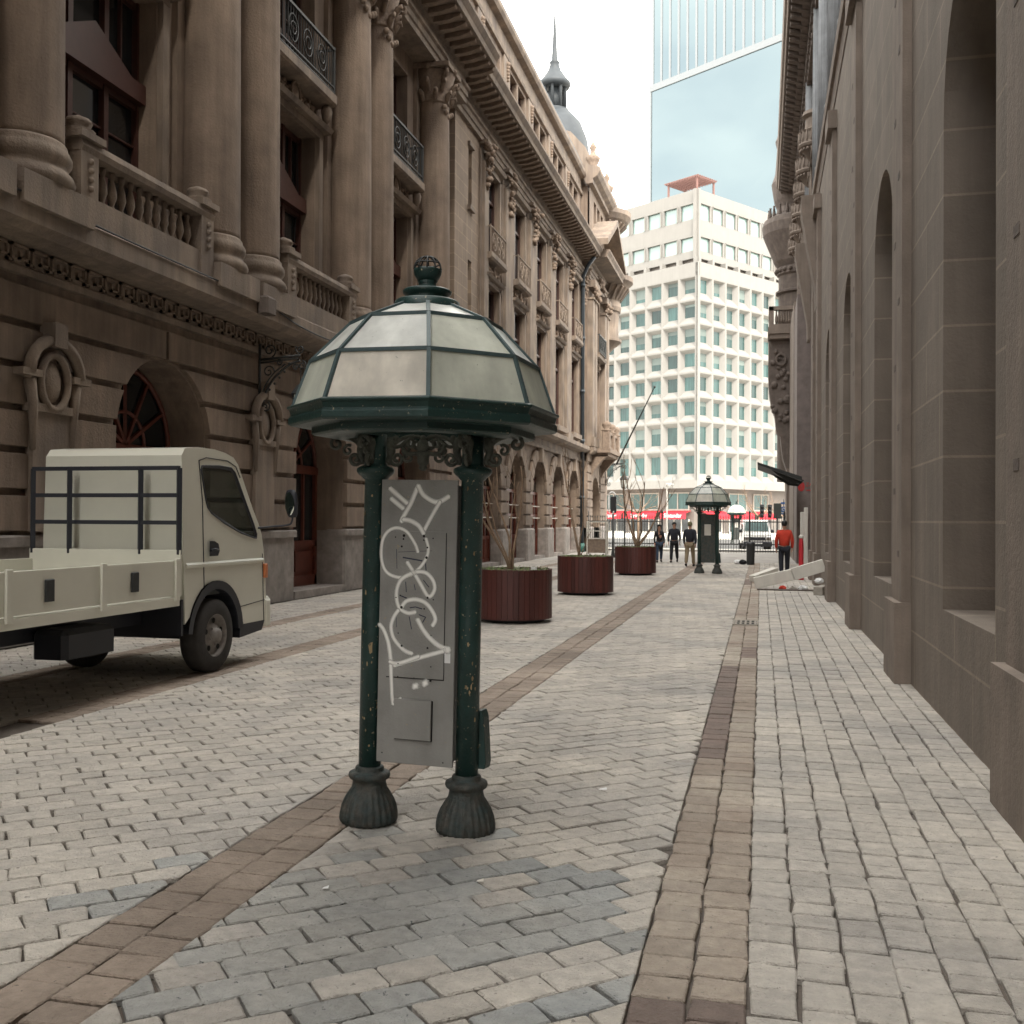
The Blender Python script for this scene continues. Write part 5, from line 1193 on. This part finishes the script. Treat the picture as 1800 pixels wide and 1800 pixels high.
# windscreen pillars
for k in range(i0, i1):
    (a, b), (c, d) = outl[k], outl[k+1]
    for x0, x1 in ((XS, XS-.1), (XF, XF+.1)): body.quad(tap(x0, a, b), tap(x1, a, b), tap(x1, c, d), tap(x0, c, d))
cab = body.build('cab', M['truck'], TK)
cb = cab.modifiers.new('weld', 'WELD'); cb.merge_threshold = .001
cb = cab.modifiers.new('bevel', 'BEVEL'); cb.width = .03; cb.segments = 3; cb.limit_method = 'ANGLE'; cb.angle_limit = radians(60)
ws = MB()
for k in range(i0, i1):
    (a, b), (c, d) = outl[k], outl[k+1]; ws.quad(tap(XS-.1, a, b), tap(XF+.1, a, b), tap(XF+.1, c, d), tap(XS-.1, c, d))
ws.build('windscreen', M['tglass'], TK)
for X, sg in ((XS, 1), (XF, -1)):
    g_ = MB(); g_.poly([inset(win, .02)], lambda y, z: tap(X-sg*.015, y, z)); g_.build('side_window', M['tglass'], TK)
    fr = MB(); ins = inset(win, .035); v = [tap(X+sg*.004, y, z) for y, z in win]+[tap(X-sg*.012, y, z) for y, z in ins]; k = len(win)
    fr.add(v, [(i, (i+1) % k, k+(i+1) % k, k+i) for i in range(k)]); fr.tube([tap(X+sg*.004, y, z) for y, z in win], .010, 6, closed=True); fr.build('window_seal', M['trim'], TK)
    # arch trim
    at2 = MB(); 
    aa = [(wc+(ar+.0)*cos(t_), wz+(ar)*sin(t_)) for t_ in [radians(2)+(radians(172))*k/20 for k in range(21)]]
    ab = [(wc+(ar-.10)*cos(t_), wz+(ar-.10)*sin(t_)) for t_ in [radians(2)+(radians(172))*k/20 for k in range(21)]]
    v = [(X+sg*.012, y, z) for y, z in aa]+[(X+sg*.005, y, z) for y, z in ab]+[(X-sg*.35, y, z) for y, z in ab]
    at2.add(v, [(i, i+1, 22+i, 21+i) for i in range(20)]+[(21+i, 22+i, 43+i, 42+i) for i in range(20)]); at2.build('wheel_arch', M['trim'], TK)
    # panel lines, crease, handle, valance, lamps
    ln_ = MB(); P = [(10.80, .95), (10.80, 2.0), (10.74, 2.46), (10.9, 2.50), (11.4, 2.49), (11.6, 2.43), (11.7, 2.30)]
    for a, b in zip(P[:-1], P[1:]): ln_.bar(tap(X+sg*.002, *a), tap(X+sg*.002, *b), .010)
    ln_.bar(tap(X+sg*.002, 11.66, .72), tap(X+sg*.002, 12.31, .76), .008)
    for a, b in (((12.29, .5), (12.29, 1.5)),): ln_.bar(tap(X+sg*.002, 12.25, .5), tap(X+sg*.002, 12.25, 1.35), .008)
    ln_.build('panel_gap', M['trim'], TK)
    cr = MB(); cr.prism([(0, 1.235), (.022, 1.25), (.022, 1.275), (0, 1.30)], lambda u, v_: tap(X+sg*u, 10.42, v_), lambda u, v_: tap(X+sg*u, 12.26, v_)); cr.build('body_crease', M['truck'], TK, bevel=.006)
    hd = MB(); hd.add([(X+sg*.005, 10.885, 1.36), (X+sg*.005, 11.08, 1.36), (X+sg*.005, 11.12, 1.42), (X+sg*.005, 11.09, 1.50), (X+sg*.005, 11.0, 1.535), (X+sg*.005, 10.885, 1.535)], [(0, 1, 2, 3, 4, 5)]); hd.tube([(X+sg*.02, 10.9, 1.43), (X+sg*.035, 10.97, 1.44), (X+sg*.02, 11.06, 1.43)], .016, 6); hd.build('door_handle', M['trim'], TK)
    vl = MB(); vl.prism([(11.64, .50), (12.28, .50), (12.2, .38), (11.62, .34)], lambda u, v_: (X, u, v_), lambda u, v_: (X-sg*.2, u, v_)); vl.build('side_valance', M['trim'], TK)
    lp = MB(); lp.cbox(min(X, X-sg*.06)-.005, max(X, X-sg*.06)+.012, 12.26, 12.345, 1.04, 1.22, .01); lp.build('indicator_lamp', M['amber'], TK)
bp = MB(); bp.cbox(XF-.02, XS+.02, 12.24, 12.46, .42, .80, .05); bp.build('bumper', M['truck'], TK, bevel=.02)
for X in (XS-.3, XF+.3):
    hlp = MB(); hlp.cbox(X-.18, X+.18, 12.28, 12.36, .88, 1.05, .02); hlp.build('headlight', M['chrome'], TK)
# mirrors
for X, sg in ((XS, 1), (XF, -1)):
    m_ = MB(); m_.tube(smooth_path([tap(X, 12.15, 1.68), (X+sg*.12, 12.3, 1.70), (X+sg*.26, 12.42, 1.72), (X+sg*.29, 12.46, 1.78), (X+sg*.29, 12.46, 1.86)], 5), .013, 6)
    T = Matrix.Translation((X+sg*.28, 12.46, 2.0)) @ Matrix.Rotation(sg*radians(-14), 4, 'Z') @ Matrix.Rotation(radians(6), 4, 'X')
    m_.lathe([(.001, -.19), (.06, -.18), (.085, -.13), (.095, 0), (.085, .12), (.06, .17), (.001, .18)], n=20, T=T @ Matrix.Diagonal((1, .45, 1, 1))); mo_ = m_.build('wing_mirror', M['trim'], TK)
    q = MB(); q.add([T @ Vector((.075*cos(a)*(1 if abs(sin(a)) < .8 else .9), -.045, .15*sin(a))) for a in [2*pi*k/20 for k in range(20)]], [tuple(range(20))]); q.build('mirror_face', M['mirrorg'], mo_)
def wheel(y, X, sg, dual=False):
    w_ = empty('wheel', (X-sg*.12, y, .43)); w_.parent = TK; T = Matrix.Rotation(pi/2*sg, 4, 'Y')
    ty_ = MB(); ty_.lathe([(.25, -.12), (.30, -.125), (.40, -.115), (.425, -.09), (.432, 0), (.425, .09), (.40, .115), (.30, .125), (.25, .12)], n=44, T=T, cap=False); ty_.build('tyre', M['tyre'], w_)
    r_ = MB(); r_.lathe([(.26, .115), (.25, .12), (.235, .10), (.225, .06), (.215, .055), (.13, .085), (.12, .10), (.085, .105), (.08, .15), (.05, .165), (.001, .168)], n=36, T=T, cap=False)
    for k in range(5): a = 2*pi*k/5; r_.ball(T @ Vector((.105*cos(a), .105*sin(a), .10)), .016, 5)
    r_.build('rim', M['rim'], w_); h_ = MB()
    for k in range(5): a = 2*pi*(k+.5)/5; h_.lathe([(.032, 0), (.032, .004)], n=12, T=T @ Matrix.Translation((.175*cos(a), .175*sin(a), .082)) @ Matrix.Rotation(radians(0), 4, 'Y'), sm=False)
    h_.build('rim_hole', M['hole'], w_)
for X, sg in ((XS, 1), (XF, -1)): wheel(11.06, X, sg); wheel(6.9, X, sg)
it = MB(); it.box(XF+.12, XS-.12, 10.45, 10.6, .9, 2.1); it.box(XF+.1, XS-.1, 10.5, 11.3, .9, 1.25); it.box(XF+.2, XC-.15, 10.6, 10.8, 1.2, 2.05); it.box(XC+.15, XS-.2, 10.6, 10.8, 1.2, 2.05); it.box(XF+.1, XS-.1, 11.85, 12.15, .9, 1.55)
it.build('cab_interior', M['seat'], TK)
st_ = MB(); st_.tube([(XS-.45+.2*cos(a), 11.75+.08*sin(a), 1.62+.18*sin(a)) for a in [2*pi*k/20 for k in range(20)]], .014, 6, closed=True); st_.build('steering_wheel', M['trim'], TK)
MB().box(XC-.3, XC+.1, 11.9, 12.0, 1.55, 1.62).build('yellow_cloth', mat('yellow_green_cloth', (.5, .5, .08), .9), TK)
ch = MB()
for x in (XC-.38, XC+.38): ch.box(x-.05, x+.05, 4.9, 12.1, .62, .78)
ch.box(XF+.1, XS-.1, 11.0, 11.12, .38, .5); ch.box(XF+.1, XS-.1, 6.84, 6.96, .38, .5); ch.cbox(XS-.5, XS-.12, 8.5, 9.3, .46, .74, .05); ch.box(XF, XS, 10.3, 10.34, .5, .9)
ch.build('chassis', M['trim'], TK)
bd = MB(); bd.box(XF-.03, XS+.03, 4.8, 10.22, .84, .94); bd.box(XF-.03, XF+.02, 4.8, 10.22, .96, 1.34); bd.box(XS-.02, XS+.03, 4.8, 10.22, .96, 1.34); bd.box(XF-.03, XS+.03, 10.22, 10.26, .94, 1.45); bd.box(XF-.03, XS+.03, 4.74, 4.8, .94, 1.34)
for k in range(5): bd.box(XS+.03, XS+.06, 4.9+k*1.3, 4.98+k*1.3, .9, 1.36)
rk = MB()
for x in (XF, XC-.45, XC+.45, XS): rk.bar((x, 10.24, 1.4), (x, 10.24, 2.35), .05)
for z in (1.75, 2.05, 2.35): rk.bar((XF, 10.24, z), (XS, 10.24, z), .045)
rk.build('headboard_rack', M['trim'], TK)
for k in range(4): lt = MB(); lt.cbox(XS+.03, XS+.055, 5.4+k*1.3, 5.52+k*1.3, 1.05, 1.25, .008); lt.build('side_latch', M['iron'], TK)
bd.build('load_bed', M['truck'], TK, bevel=.008)

# ================================================================== PEOPLE
def skin_mesh(name, V, E_, R_, mtl, parent, sub=1, root=0):
    me = bpy.data.meshes.new(name); me.from_pydata([tuple(v) for v in V], E_, []); me.materials.append(mtl); me.update()
    o = bpy.data.objects.new(name, me); COL.objects.link(o); o.parent = parent
    sk = o.modifiers.new('skin', 'SKIN'); sk.use_smooth_shade = True
    if not me.skin_vertices:
        bm = bmesh.new(); bm.from_mesh(me); bm.verts.layers.skin.verify(); bm.to_mesh(me); bm.free()
    for i, r in enumerate(R_):
        d = me.skin_vertices[0].data[i]; d.radius = (r, r) if not isinstance(r, tuple) else r; d.use_root = (i == root)
    sb_ = o.modifiers.new('sub', 'SUBSURF'); sb_.levels = sub; sb_.render_levels = sub; return o
def person(label, loc, rz, H, top, legs, shoes, stride=.22, arms=((.04, .08), (-.04, -.05)), coat=0, female=False, cap=None, hairlen=0, turn=0):
    P = empty('person', loc, rz, label=label, cat='person'); s = H/1.75; sw = .19 if not female else .165
    J = {}; 
    J['pel'] = (0, 0, .93); J['wai'] = (0, .0, 1.06); J['che'] = (0, .01, 1.28); J['nec'] = (0, .0, 1.47); J['hd0'] = (0, .02, 1.56); J['hd1'] = (0, .025, 1.68)
    for sg, nm in ((-1, 'l'), (1, 'r')):
        st_ = stride*sg
        J['hip'+nm] = (sg*.095, 0, .88); J['kne'+nm] = (sg*.10, st_*.55+.04, .48); J['ank'+nm] = (sg*.10, st_-(.03 if st_ < 0 else 0), .085+(.05 if st_ < -.05 else 0)); J['toe'+nm] = (sg*.115, st_+.14, .04)
        af, ab_ = arms[0 if sg < 0 else 1]
        J['sho'+nm] = (sg*sw, 0, 1.42); J['elb'+nm] = (sg*(sw+.06), af*.5-.03, 1.14); J['wri'+nm] = (sg*(sw+.055), af+.05, .90); J['pal'+nm] = (sg*(sw+.05), af+.07, .83)
    R_ = dict(pel=.125, wai=.11, che=.125, nec=.05, hd0=.07, hd1=.088)
    for nm in 'lr': R_.update({'hip'+nm: .085, 'kne'+nm: .055, 'ank'+nm: .038, 'toe'+nm: .03, 'sho'+nm: .06, 'elb'+nm: .04, 'wri'+nm: .027, 'pal'+nm: .03})
    Ed = [('pel', 'wai'), ('wai', 'che'), ('che', 'nec'), ('nec', 'hd0'), ('hd0', 'hd1')]
    for nm in 'lr': Ed += [('pel', 'hip'+nm), ('hip'+nm, 'kne'+nm), ('kne'+nm, 'ank'+nm), ('ank'+nm, 'toe'+nm), ('che', 'sho'+nm), ('sho'+nm, 'elb'+nm), ('elb'+nm, 'wri'+nm), ('wri'+nm, 'pal'+nm)]
    for nm, sg in (('l', -1), ('r', 1)):
        p = Vector(J['pal'+nm])
        for q in range(4):
            k = 'f%s%d' % (nm, q); J[k] = tuple(p+Vector((sg*-.005, .028-.018*q, -.05))); J[k+'e'] = tuple(p+Vector((-sg*.02, .03-.018*q, -.09+.008*abs(q-1)))); R_[k] = .010; R_[k+'e'] = .008; Ed += [('pal'+nm, k), (k, k+'e')]
        J['t'+nm] = tuple(p+Vector((-sg*.015, .05, -.01))); J['t'+nm+'e'] = tuple(p+Vector((-sg*.02, .06, -.045))); R_['t'+nm] = .011; R_['t'+nm+'e'] = .009; Ed += [('wri'+nm, 't'+nm), ('t'+nm, 't'+nm+'e')]
    # nose and ears
    J['nose'] = (0, .118, 1.645); R_['nose'] = .012; Ed.append(('hd1', 'nose'))
    def mk(name, keys, mtl, k=1., over={}, sub=1, root=None):
        ks = list(keys); idx = {q: i for i, q in enumerate(ks)}
        V = [Vector(J[q])*s for q in ks]; E2 = [(idx[a], idx[b]) for a, b in Ed if a in idx and b in idx]
        return skin_mesh(name, V, E2, [(tuple(x*s for x in over[q]) if isinstance(over.get(q), tuple) else over.get(q, R_[q]*k)*s) for q in ks], mtl, P, sub, idx[root] if root else 0)
    mk('body', J.keys(), M['skin'], 1)
    tk = ['che', 'wai', 'pel', 'nec', 'shol', 'shor', 'elbl', 'elbr', 'wril', 'wrir']
    J2 = dict(J)
    mk('jacket', tk, M[top], 1.22, {'nec': .075, 'pel': (.18, .14), 'wai': (.185, .145), 'che': (.20, .15), 'wril': .045, 'wrir': .045, 'elbl': .064, 'elbr': .064, 'shol': .085, 'shor': .085} if not female else {'nec': .065, 'pel': (.16, .13), 'wai': (.145, .12), 'che': (.165, .13), 'wril': .042, 'wrir': .042, 'elbl': .055, 'elbr': .055, 'shol': .072, 'shor': .072})
    if coat:
        sk_ = MB(); sk_.lathe([(.16*s, .62*s), (.17*s, .8*s), (.15*s, 1.0*s)], n=16, T=Matrix.Diagonal((1.1, .85, 1, 1))); sk_.build('coat_skirt', M[top], P)
    mk('trousers', ['pel', 'hipl', 'hipr', 'knel', 'kner', 'ankl', 'ankr'], M[legs], 1.2, {'pel': (.165, .13), 'hipl': .112, 'hipr': .112, 'knel': .085, 'kner': .085, 'ankl': .068, 'ankr': .068})
    for nm in 'lr':
        a, b = Vector(J['ank'+nm])*s, Vector(J['toe'+nm])*s; sh = MB(); b.z = .035
        sh.tube([a+Vector((0, -.06, -.045)), a+Vector((0, .0, -.03)), (a+b)/2+Vector((0, .02, -.01)), b], [.04, .05, .045, .03], 8); sh.build('shoe', M[shoes], P)
    hr = MB(); hc = Vector(J['hd1'])*s+Vector((0, -.012, .022)); hr.ball(hc, .098*s, 8, (1, 1, 1.05), T=None)
    hr.v = [v for v in hr.v]
    if hairlen: hr.tube([hc+Vector((0, -.04, .0)), hc+Vector((0, -.07, -.1)), hc+Vector((.02, -.08, -.25)), hc+Vector((.02, -.07, -hairlen))], [.09, .085, .075, .03], 10)
    # cut the face opening: push front lower vertices inwards
    hv = []
    for v in hr.v:
        v = Vector(v)
        if v.y > hc.y+.02 and v.z < hc.z+.045*s: v.y = hc.y+.02-.0*(v.y-hc.y)
        hv.append(tuple(v))
    hr.v = hv; hr.build('hair' if not cap else 'cap', M[cap] if cap else M['hair'], P)
    ey = MB()
    for sg in (-1, 1): ey.ball((sg*.032*s, .093*s, 1.665*s), .011*s, 5)
    ey.build('eye', M['hole'], P); 
    return P
person('woman with long dark hair in a black coat and blue jeans walking beside a man', (-4.25, 44.9, 0), pi+.15, 1.60, 'black_cloth', 'jeans', 'shoe', .20, ((.05, 0), (.12, 0)), coat=1, female=True, hairlen=.3)
pw_ = person('man in dark jacket and dark trousers carrying papers, walking towards the camera', (-3.65, 45.4, 0), pi-.05, 1.70, 'navy', 'black_cloth', 'shoe', .27, ((-.08, 0), (.1, 0)))
MB().box(-.30, -.27, -.02, .16, .72, .98).build('paper_bundle', M['paper'], label='white papers held at the side of the dark-clothed walking man', cat='papers').matrix_world = Matrix.Translation((-3.65, 45.4, 0)) @ Matrix.Rotation(pi-.05, 4, 'Z')
person('man in dark jacket, khaki trousers and cap walking away beside the far pavilion', (-2.72, 41.4, 0), -.1, 1.72, 'navy', 'khaki', 'shoe', .30, ((.12, 0), (-.18, 0)), cap='olive')
person('man in an orange-red sweater and dark trousers walking away past the white beams', (.74, 35.2, 0), .05, 1.78, 'redcloth', 'navy', 'shoe', .10, ((.1, 0), (-.02, 0)))

# ================================================================== RAILINGS, VAN, STREET THINGS
def railing_fence(x0, x1, y, label):
    F = empty('iron_railing', (0, 0, 0), label=label, cat='railing', group='black spear-topped railings closing the street'); b = MB(); n = int((x1-x0)/.14)
    for i in range(n+1):
        x = x0+(x1-x0)*i/n; b.bar((x, y, .02), (x, y, 1.95), .02); b.lathe([(.014, 1.95), (.035, 2.0), (.001, 2.12)], (x, y, 0), 5, sm=False)
        if i < n: b.lathe([(.02, .45), (.001, .52)], (x+.06, y, 0), 4, sm=False)
    b.build('bars', M['iron'], F); r = MB()
    for z in (.12, .5, 1.75): r.bar((x0, y, z), (x1, y, z), .04, .06)
    r.build('rail', M['iron'], F)
    for x in (x0, (x0+x1)/2, x1): p = MB(); p.box(x-.05, x+.05, y-.05, y+.05, 0, 2.2); p.lathe([(.04, 2.2), (.07, 2.27), (.03, 2.35), (.001, 2.4)], (x, y, 0), 8); p.build('post', M['iron'], F)
railing_fence(-9.7, -5.45, 59.3, 'left run of black spear-topped railings behind the farthest planter')
railing_fence(-2.5, 1.25, 59.6, 'right run of black spear-topped railings in front of the white van')
V = empty('white_van', (-.2, 63.5, 0), .08, label='white van seen from the front behind the right railings', cat='van')
vp = [(-.1, .45), (0, .5), (.03, .85), (.1, 1.0), (.75, 1.15), (1.25, 1.72), (1.5, 1.86), (4.2, 1.88), (4.3, 1.7), (4.35, .5), (4.2, .4)]
def vt(x, y, z): return (x*(1-.12*max(0, z-1.0)), y, z)
b = MB(); b.prism(vp, lambda u, v_: vt(-.82, u, v_), lambda u, v_: vt(.82, u, v_)); b.build('body', M['vanw'], V, bevel=.06)
q = MB(); q.add([vt(-.72, .77, 1.19), vt(.72, .77, 1.19), vt(.70, 1.22, 1.70), vt(-.70, 1.22, 1.70)], [(0, 1, 2, 3)]); q.v = [(x, y-.012, z+.012) for x, y, z in q.v]; q.build('windscreen', M['conc_pane'], V)
b = MB(); b.cbox(-.84, .84, -.16, .02, .3, .58, .03); b.build('bumper', M['trim'], V, bevel=.02)
MB().box(-.26, .26, -.175, -.16, .40, .52).build('number_plate', M['paper'], V)
MB().box(-.45, .45, -.005, .04, .66, .84).build('grille', M['trim'], V)
for sg in (-1, 1):
    h_ = MB(); h_.cbox(sg*.66-.15, sg*.66+.15, -.03, .06, .68, .88, .02); h_.build('headlight', M['chrome'], V)
    for y in (.85, 3.5): w_ = MB(); w_.lathe([(.16, -.1), (.3, -.1), (.32, 0), (.3, .1), (.16, .1)], n=24, T=Matrix.Translation((sg*.74, y, .32)) @ Matrix.Rotation(pi/2, 4, 'Y')); w_.build('wheel', M['tyre'], V)
    m_ = MB(); m_.ball((sg*.93, .85, 1.2), .11, 6); m_.build('wing_mirror', M['trim'], V); q = MB(); q.box(sg*.80, sg*.826, 1.3, 2.0, 1.2, 1.6); q.build('side_window', M['pane'], V)
# lamp post, traffic lights, signs, bare tree beyond the railings
def pole_thing(name, label, cat, x, y, h, r=.05, mt='iron'):
    P = empty(name, (x, y, 0), label=label, cat=cat); MB().lathe([(r*1.6, 0), (r*1.4, .25), (r, .35), (r*.8, h)], n=12).build('pole', M[mt], P); return P
P = pole_thing('street_lamp', 'slim pale street lamp post behind the walking couple', 'lamp', -6.3, 72, 4.3, .05, 'whitepaint'); b = MB(); b.cbox(-.05, .42, -.1, .1, 4.2, 4.36, .03); b.build('lamp_head', M['white_letter'], P)
for i, (x, lb) in enumerate(((.05, 'left black traffic light head above the white van'), (.58, 'right black traffic light head above the white van'))):
    P = pole_thing('traffic_light', lb, 'traffic light', x, 74, 2.1, .045); P['group'] = 'traffic lights beyond the railings'; b = MB(); b.cbox(-.14, .14, -.12, .12, 2.05, 2.95, .03)
    for k in range(3): b.lathe([(.11, 0), (.11, .1)], n=12, T=Matrix.Translation((0, -.12, 2.2+k*.29)) @ Matrix.Rotation(pi/2, 4, 'X'))
    b.build('signal_head', M['blackm'], P)
P = pole_thing('notice_board', 'dark green board on a pole beyond the right railings', 'sign', .93, 63, 2.0, .05); MB().cbox(-.22, .22, -.05, .05, 1.95, 2.85, .02).build('board', M['greensign'], P)
P = pole_thing('street_sign', 'small blue and white street sign on a pole by the building corner', 'sign', 1.28, 63.3, 3.1, .03); 
MB().box(-.14, .14, -.03, .03, 2.2, 2.65).build('lower_plate', M['bluesign'], P); MB().box(-.16, .16, -.03, .03, 2.8, 2.92).build('upper_plate', M['bluesign'], P); b = MB(); b.tube([(.08*cos(a), -.035, 2.5+.08*sin(a)) for a in [k*.6 for k in range(9)]], .02, 5); b.box(-.12, .12, -.036, -.031, 2.28, 2.33); b.build('white_mark', M['paper'], P)
P = pole_thing('scroll_sign_post', 'dark post with white curled sign beside the farthest planter', 'sign', -6.95, 50, 2.2, .06); b = MB(); b.tube([(-.05+.16*cos(a), -.04, 3.0+.16*sin(a)) for a in [.0+.4*k for k in range(10)]], .035, 6); b.tube([(-.2, -.04, 3.0), (-.2, -.04, 2.2), (-.12, -.04, 2.08), (0, -.04, 2.12), (.04, -.04, 2.25)], .035, 6)
b.build('curled_sign', M['paper'], P); b = MB(); b.cbox(-.13, .16, -.06, .04, 2.15, 2.95, .02); b.build('sign_box', M['blackm'], P)
def tree(x, y, seed, label, h=1.6):
    random.seed(seed); T_ = empty('bare_tree', (x, y, 0), label=label, cat='tree', group='bare street trees beyond the railings'); S1 = MB(); S2 = MB(); S1.tube([(0, 0, 0), (.03, .02, h*.7), (0, 0, h*1.4)], [.12, .09, .07], 8)
    def grow(p, d, r, L_, dep):
        pts = [p]; rs = [r]
        for k in range(5): d = (d+Vector([random.uniform(-.22, .22) for _ in range(3)])).normalized(); p = p+d*L_/5; pts.append(p); rs.append(r*(1-.12*k))
        S2.tube(pts, rs, 5)
        if dep:
            for q in range(3): grow(pts[random.randint(2, 5)], (d+Vector((random.uniform(-.8, .8), random.uniform(-.8, .8), random.uniform(-.3, .5)))).normalized(), rs[-1]*.7, L_*.68, dep-1)
    for k in range(6): a = k*1.05; grow(Vector((0, 0, h*1.3)), Vector((cos(a), sin(a), .7)).normalized(), .05, 1.5, 3)
    S1.build('trunk', M['bark'], T_); S2.build('crown', M['bark'], T_)
tree(-.2, 82, 5, 'bare pale-branched tree above the white van'); tree(-9.2, 80, 8, 'bare slender tree in front of the left red awnings', 1.8); tree(1.9, 90, 18, 'bare tree by the corner of the grey stone building')
random.seed(5)
# small white cart with frame by the corner
ct = empty('metal_cart', (-7.45, 48.3, 0), label='small rusty white metal cart with a frame by the building corner', cat='cart'); b = MB()
for x in (-.45, .45):
    for y in (-.25, .25): b.bar((x, y, .2), (x, y, 1.75), .05)
for z in (.95, 1.3, 1.72): b.bar((-.45, -.25, z), (.45, -.25, z), .04); b.bar((-.45, .25, z), (.45, .25, z), .04)
b.build('frame', M['whitepaint'], ct); MB().cbox(-.42, .42, -.22, .22, .28, .92, .03).build('box', M['relief'], ct)
for x in (-.3, .3): w_ = MB(); w_.lathe([(.05, -.03), (.12, -.03), (.12, .03), (.05, .03)], n=16, T=Matrix.Translation((x, -.2, .12)) @ Matrix.Rotation(pi/2, 4, 'Y')); w_.build('wheel', M['tyre'], ct)
# beams, box, standpipe, bin, bags at the right wall
def beam(name, a, b_, w_, h_, label, mt='beam', cat='beam'):
    mb = MB(); mb.bar(a, b_, w_, h_); return mb.build(name, M[mt], bevel=.008, label=label, cat=cat)
beam('metal_beam', (-.17, 28.35, .15), (.80, 28.35, .40), .22, .30, 'long white box beam lying on the paving with its left end on the ground')
beam('metal_beam', (.81, 28.35, .405), (1.6, 28.38, .66), .22, .32, 'white box beam propped up against the grey building wall behind the red pipe foot')
beam('metal_beam', (-.25, 31.2, .12), (.42, 31.9, .34), .24, .18, 'short white box beam end tilted up behind the long beam')
beam('concrete_kerb_block', (1.35, 26.4, .1), (1.6, 27.4, .1), .22, .2, 'rough concrete block at the foot of the right wall', 'concgrey', 'block')
beam('timber_plank', (-.1, 27.95, .02), (1.35, 27.95, .02), .25, .03, 'dark flat plank lying under the white beams', 'stone_r_dark', 'plank')
sp = empty('red_standpipe', (1.2, 33.2, 0), label='red pipe post with pale cap standing by the grey building', cat='standpipe'); MB().lathe([(.085, 0), (.075, .1), (.07, 1.05), (.06, 1.2), (.05, 1.3)], n=16).build('pipe', M['redpaint'], sp); MB().lathe([(.07, 1.28), (.075, 1.34), (.04, 1.38)], n=12).build('cap', M['beam'], sp)
bn = MB(); bn.lathe([(.14, 0), (.16, .05), (.17, .8), (.18, .82), (.16, .9), (.05, .93)], (-.42, 44, 0), 16); bn.build('litter_bin', M['iron'], label='slim black litter bin standing between the van and the red-sweater man', cat='bin')
for k, (x, y, s_, mt, lb) in enumerate(((-.95, 44.6, .16, 'paper', 'white plastic bag slumped beside the black litter bin'), (-.72, 44.2, .17, 'black_cloth', 'dark bag slumped against the black litter bin'), (1.05, 28.0, .12, 'paper', 'white crumpled bag under the propped white beam'),
                                        (.55, 28.1, .10, 'redcloth', 'red rag lying under the long white beam'), (.8, 28.05, .09, 'concgrey', 'grey rubble lump under the white beams'), (1.45, 27.9, .12, 'paper', 'crumpled white paper on the concrete block by the wall'))):
    b = MB(); b.ball((0, 0, s_*.55), s_, 7, (1, 1, .6)); b.v = [(x_*random.uniform(.75, 1.2), y_*random.uniform(.75, 1.2), z_*random.uniform(.7, 1.15)) for x_, y_, z_ in b.v]; b.sm = [False]*len(b.sm)
    o = b.build('rubbish_bag' if s_ > .11 else 'rubble_lump', M[mt], label=lb, cat='rubbish'); o.location = (x, y, .0 if k < 5 else .2)
# wall posts and doors near right wall
for (x, y0, y1, z1_, mt, lb) in ((1.45, 40.5, 41.2, 2.15, 'beam', 'pale upright panel leaning by the recessed wall'), (1.5, 38.2, 39.2, 2.1, 'wood', 'dark reddish door leaf standing by the recessed wall'), (1.36, 35.2, 35.35, 2.25, 'beam', 'slim white post standing against the right wall')):
    b = MB(); b.cbox(x, x+.12, y0, y1, 0, z1_, .01); b.build('wall_panel', M[mt], label=lb, cat='panel')
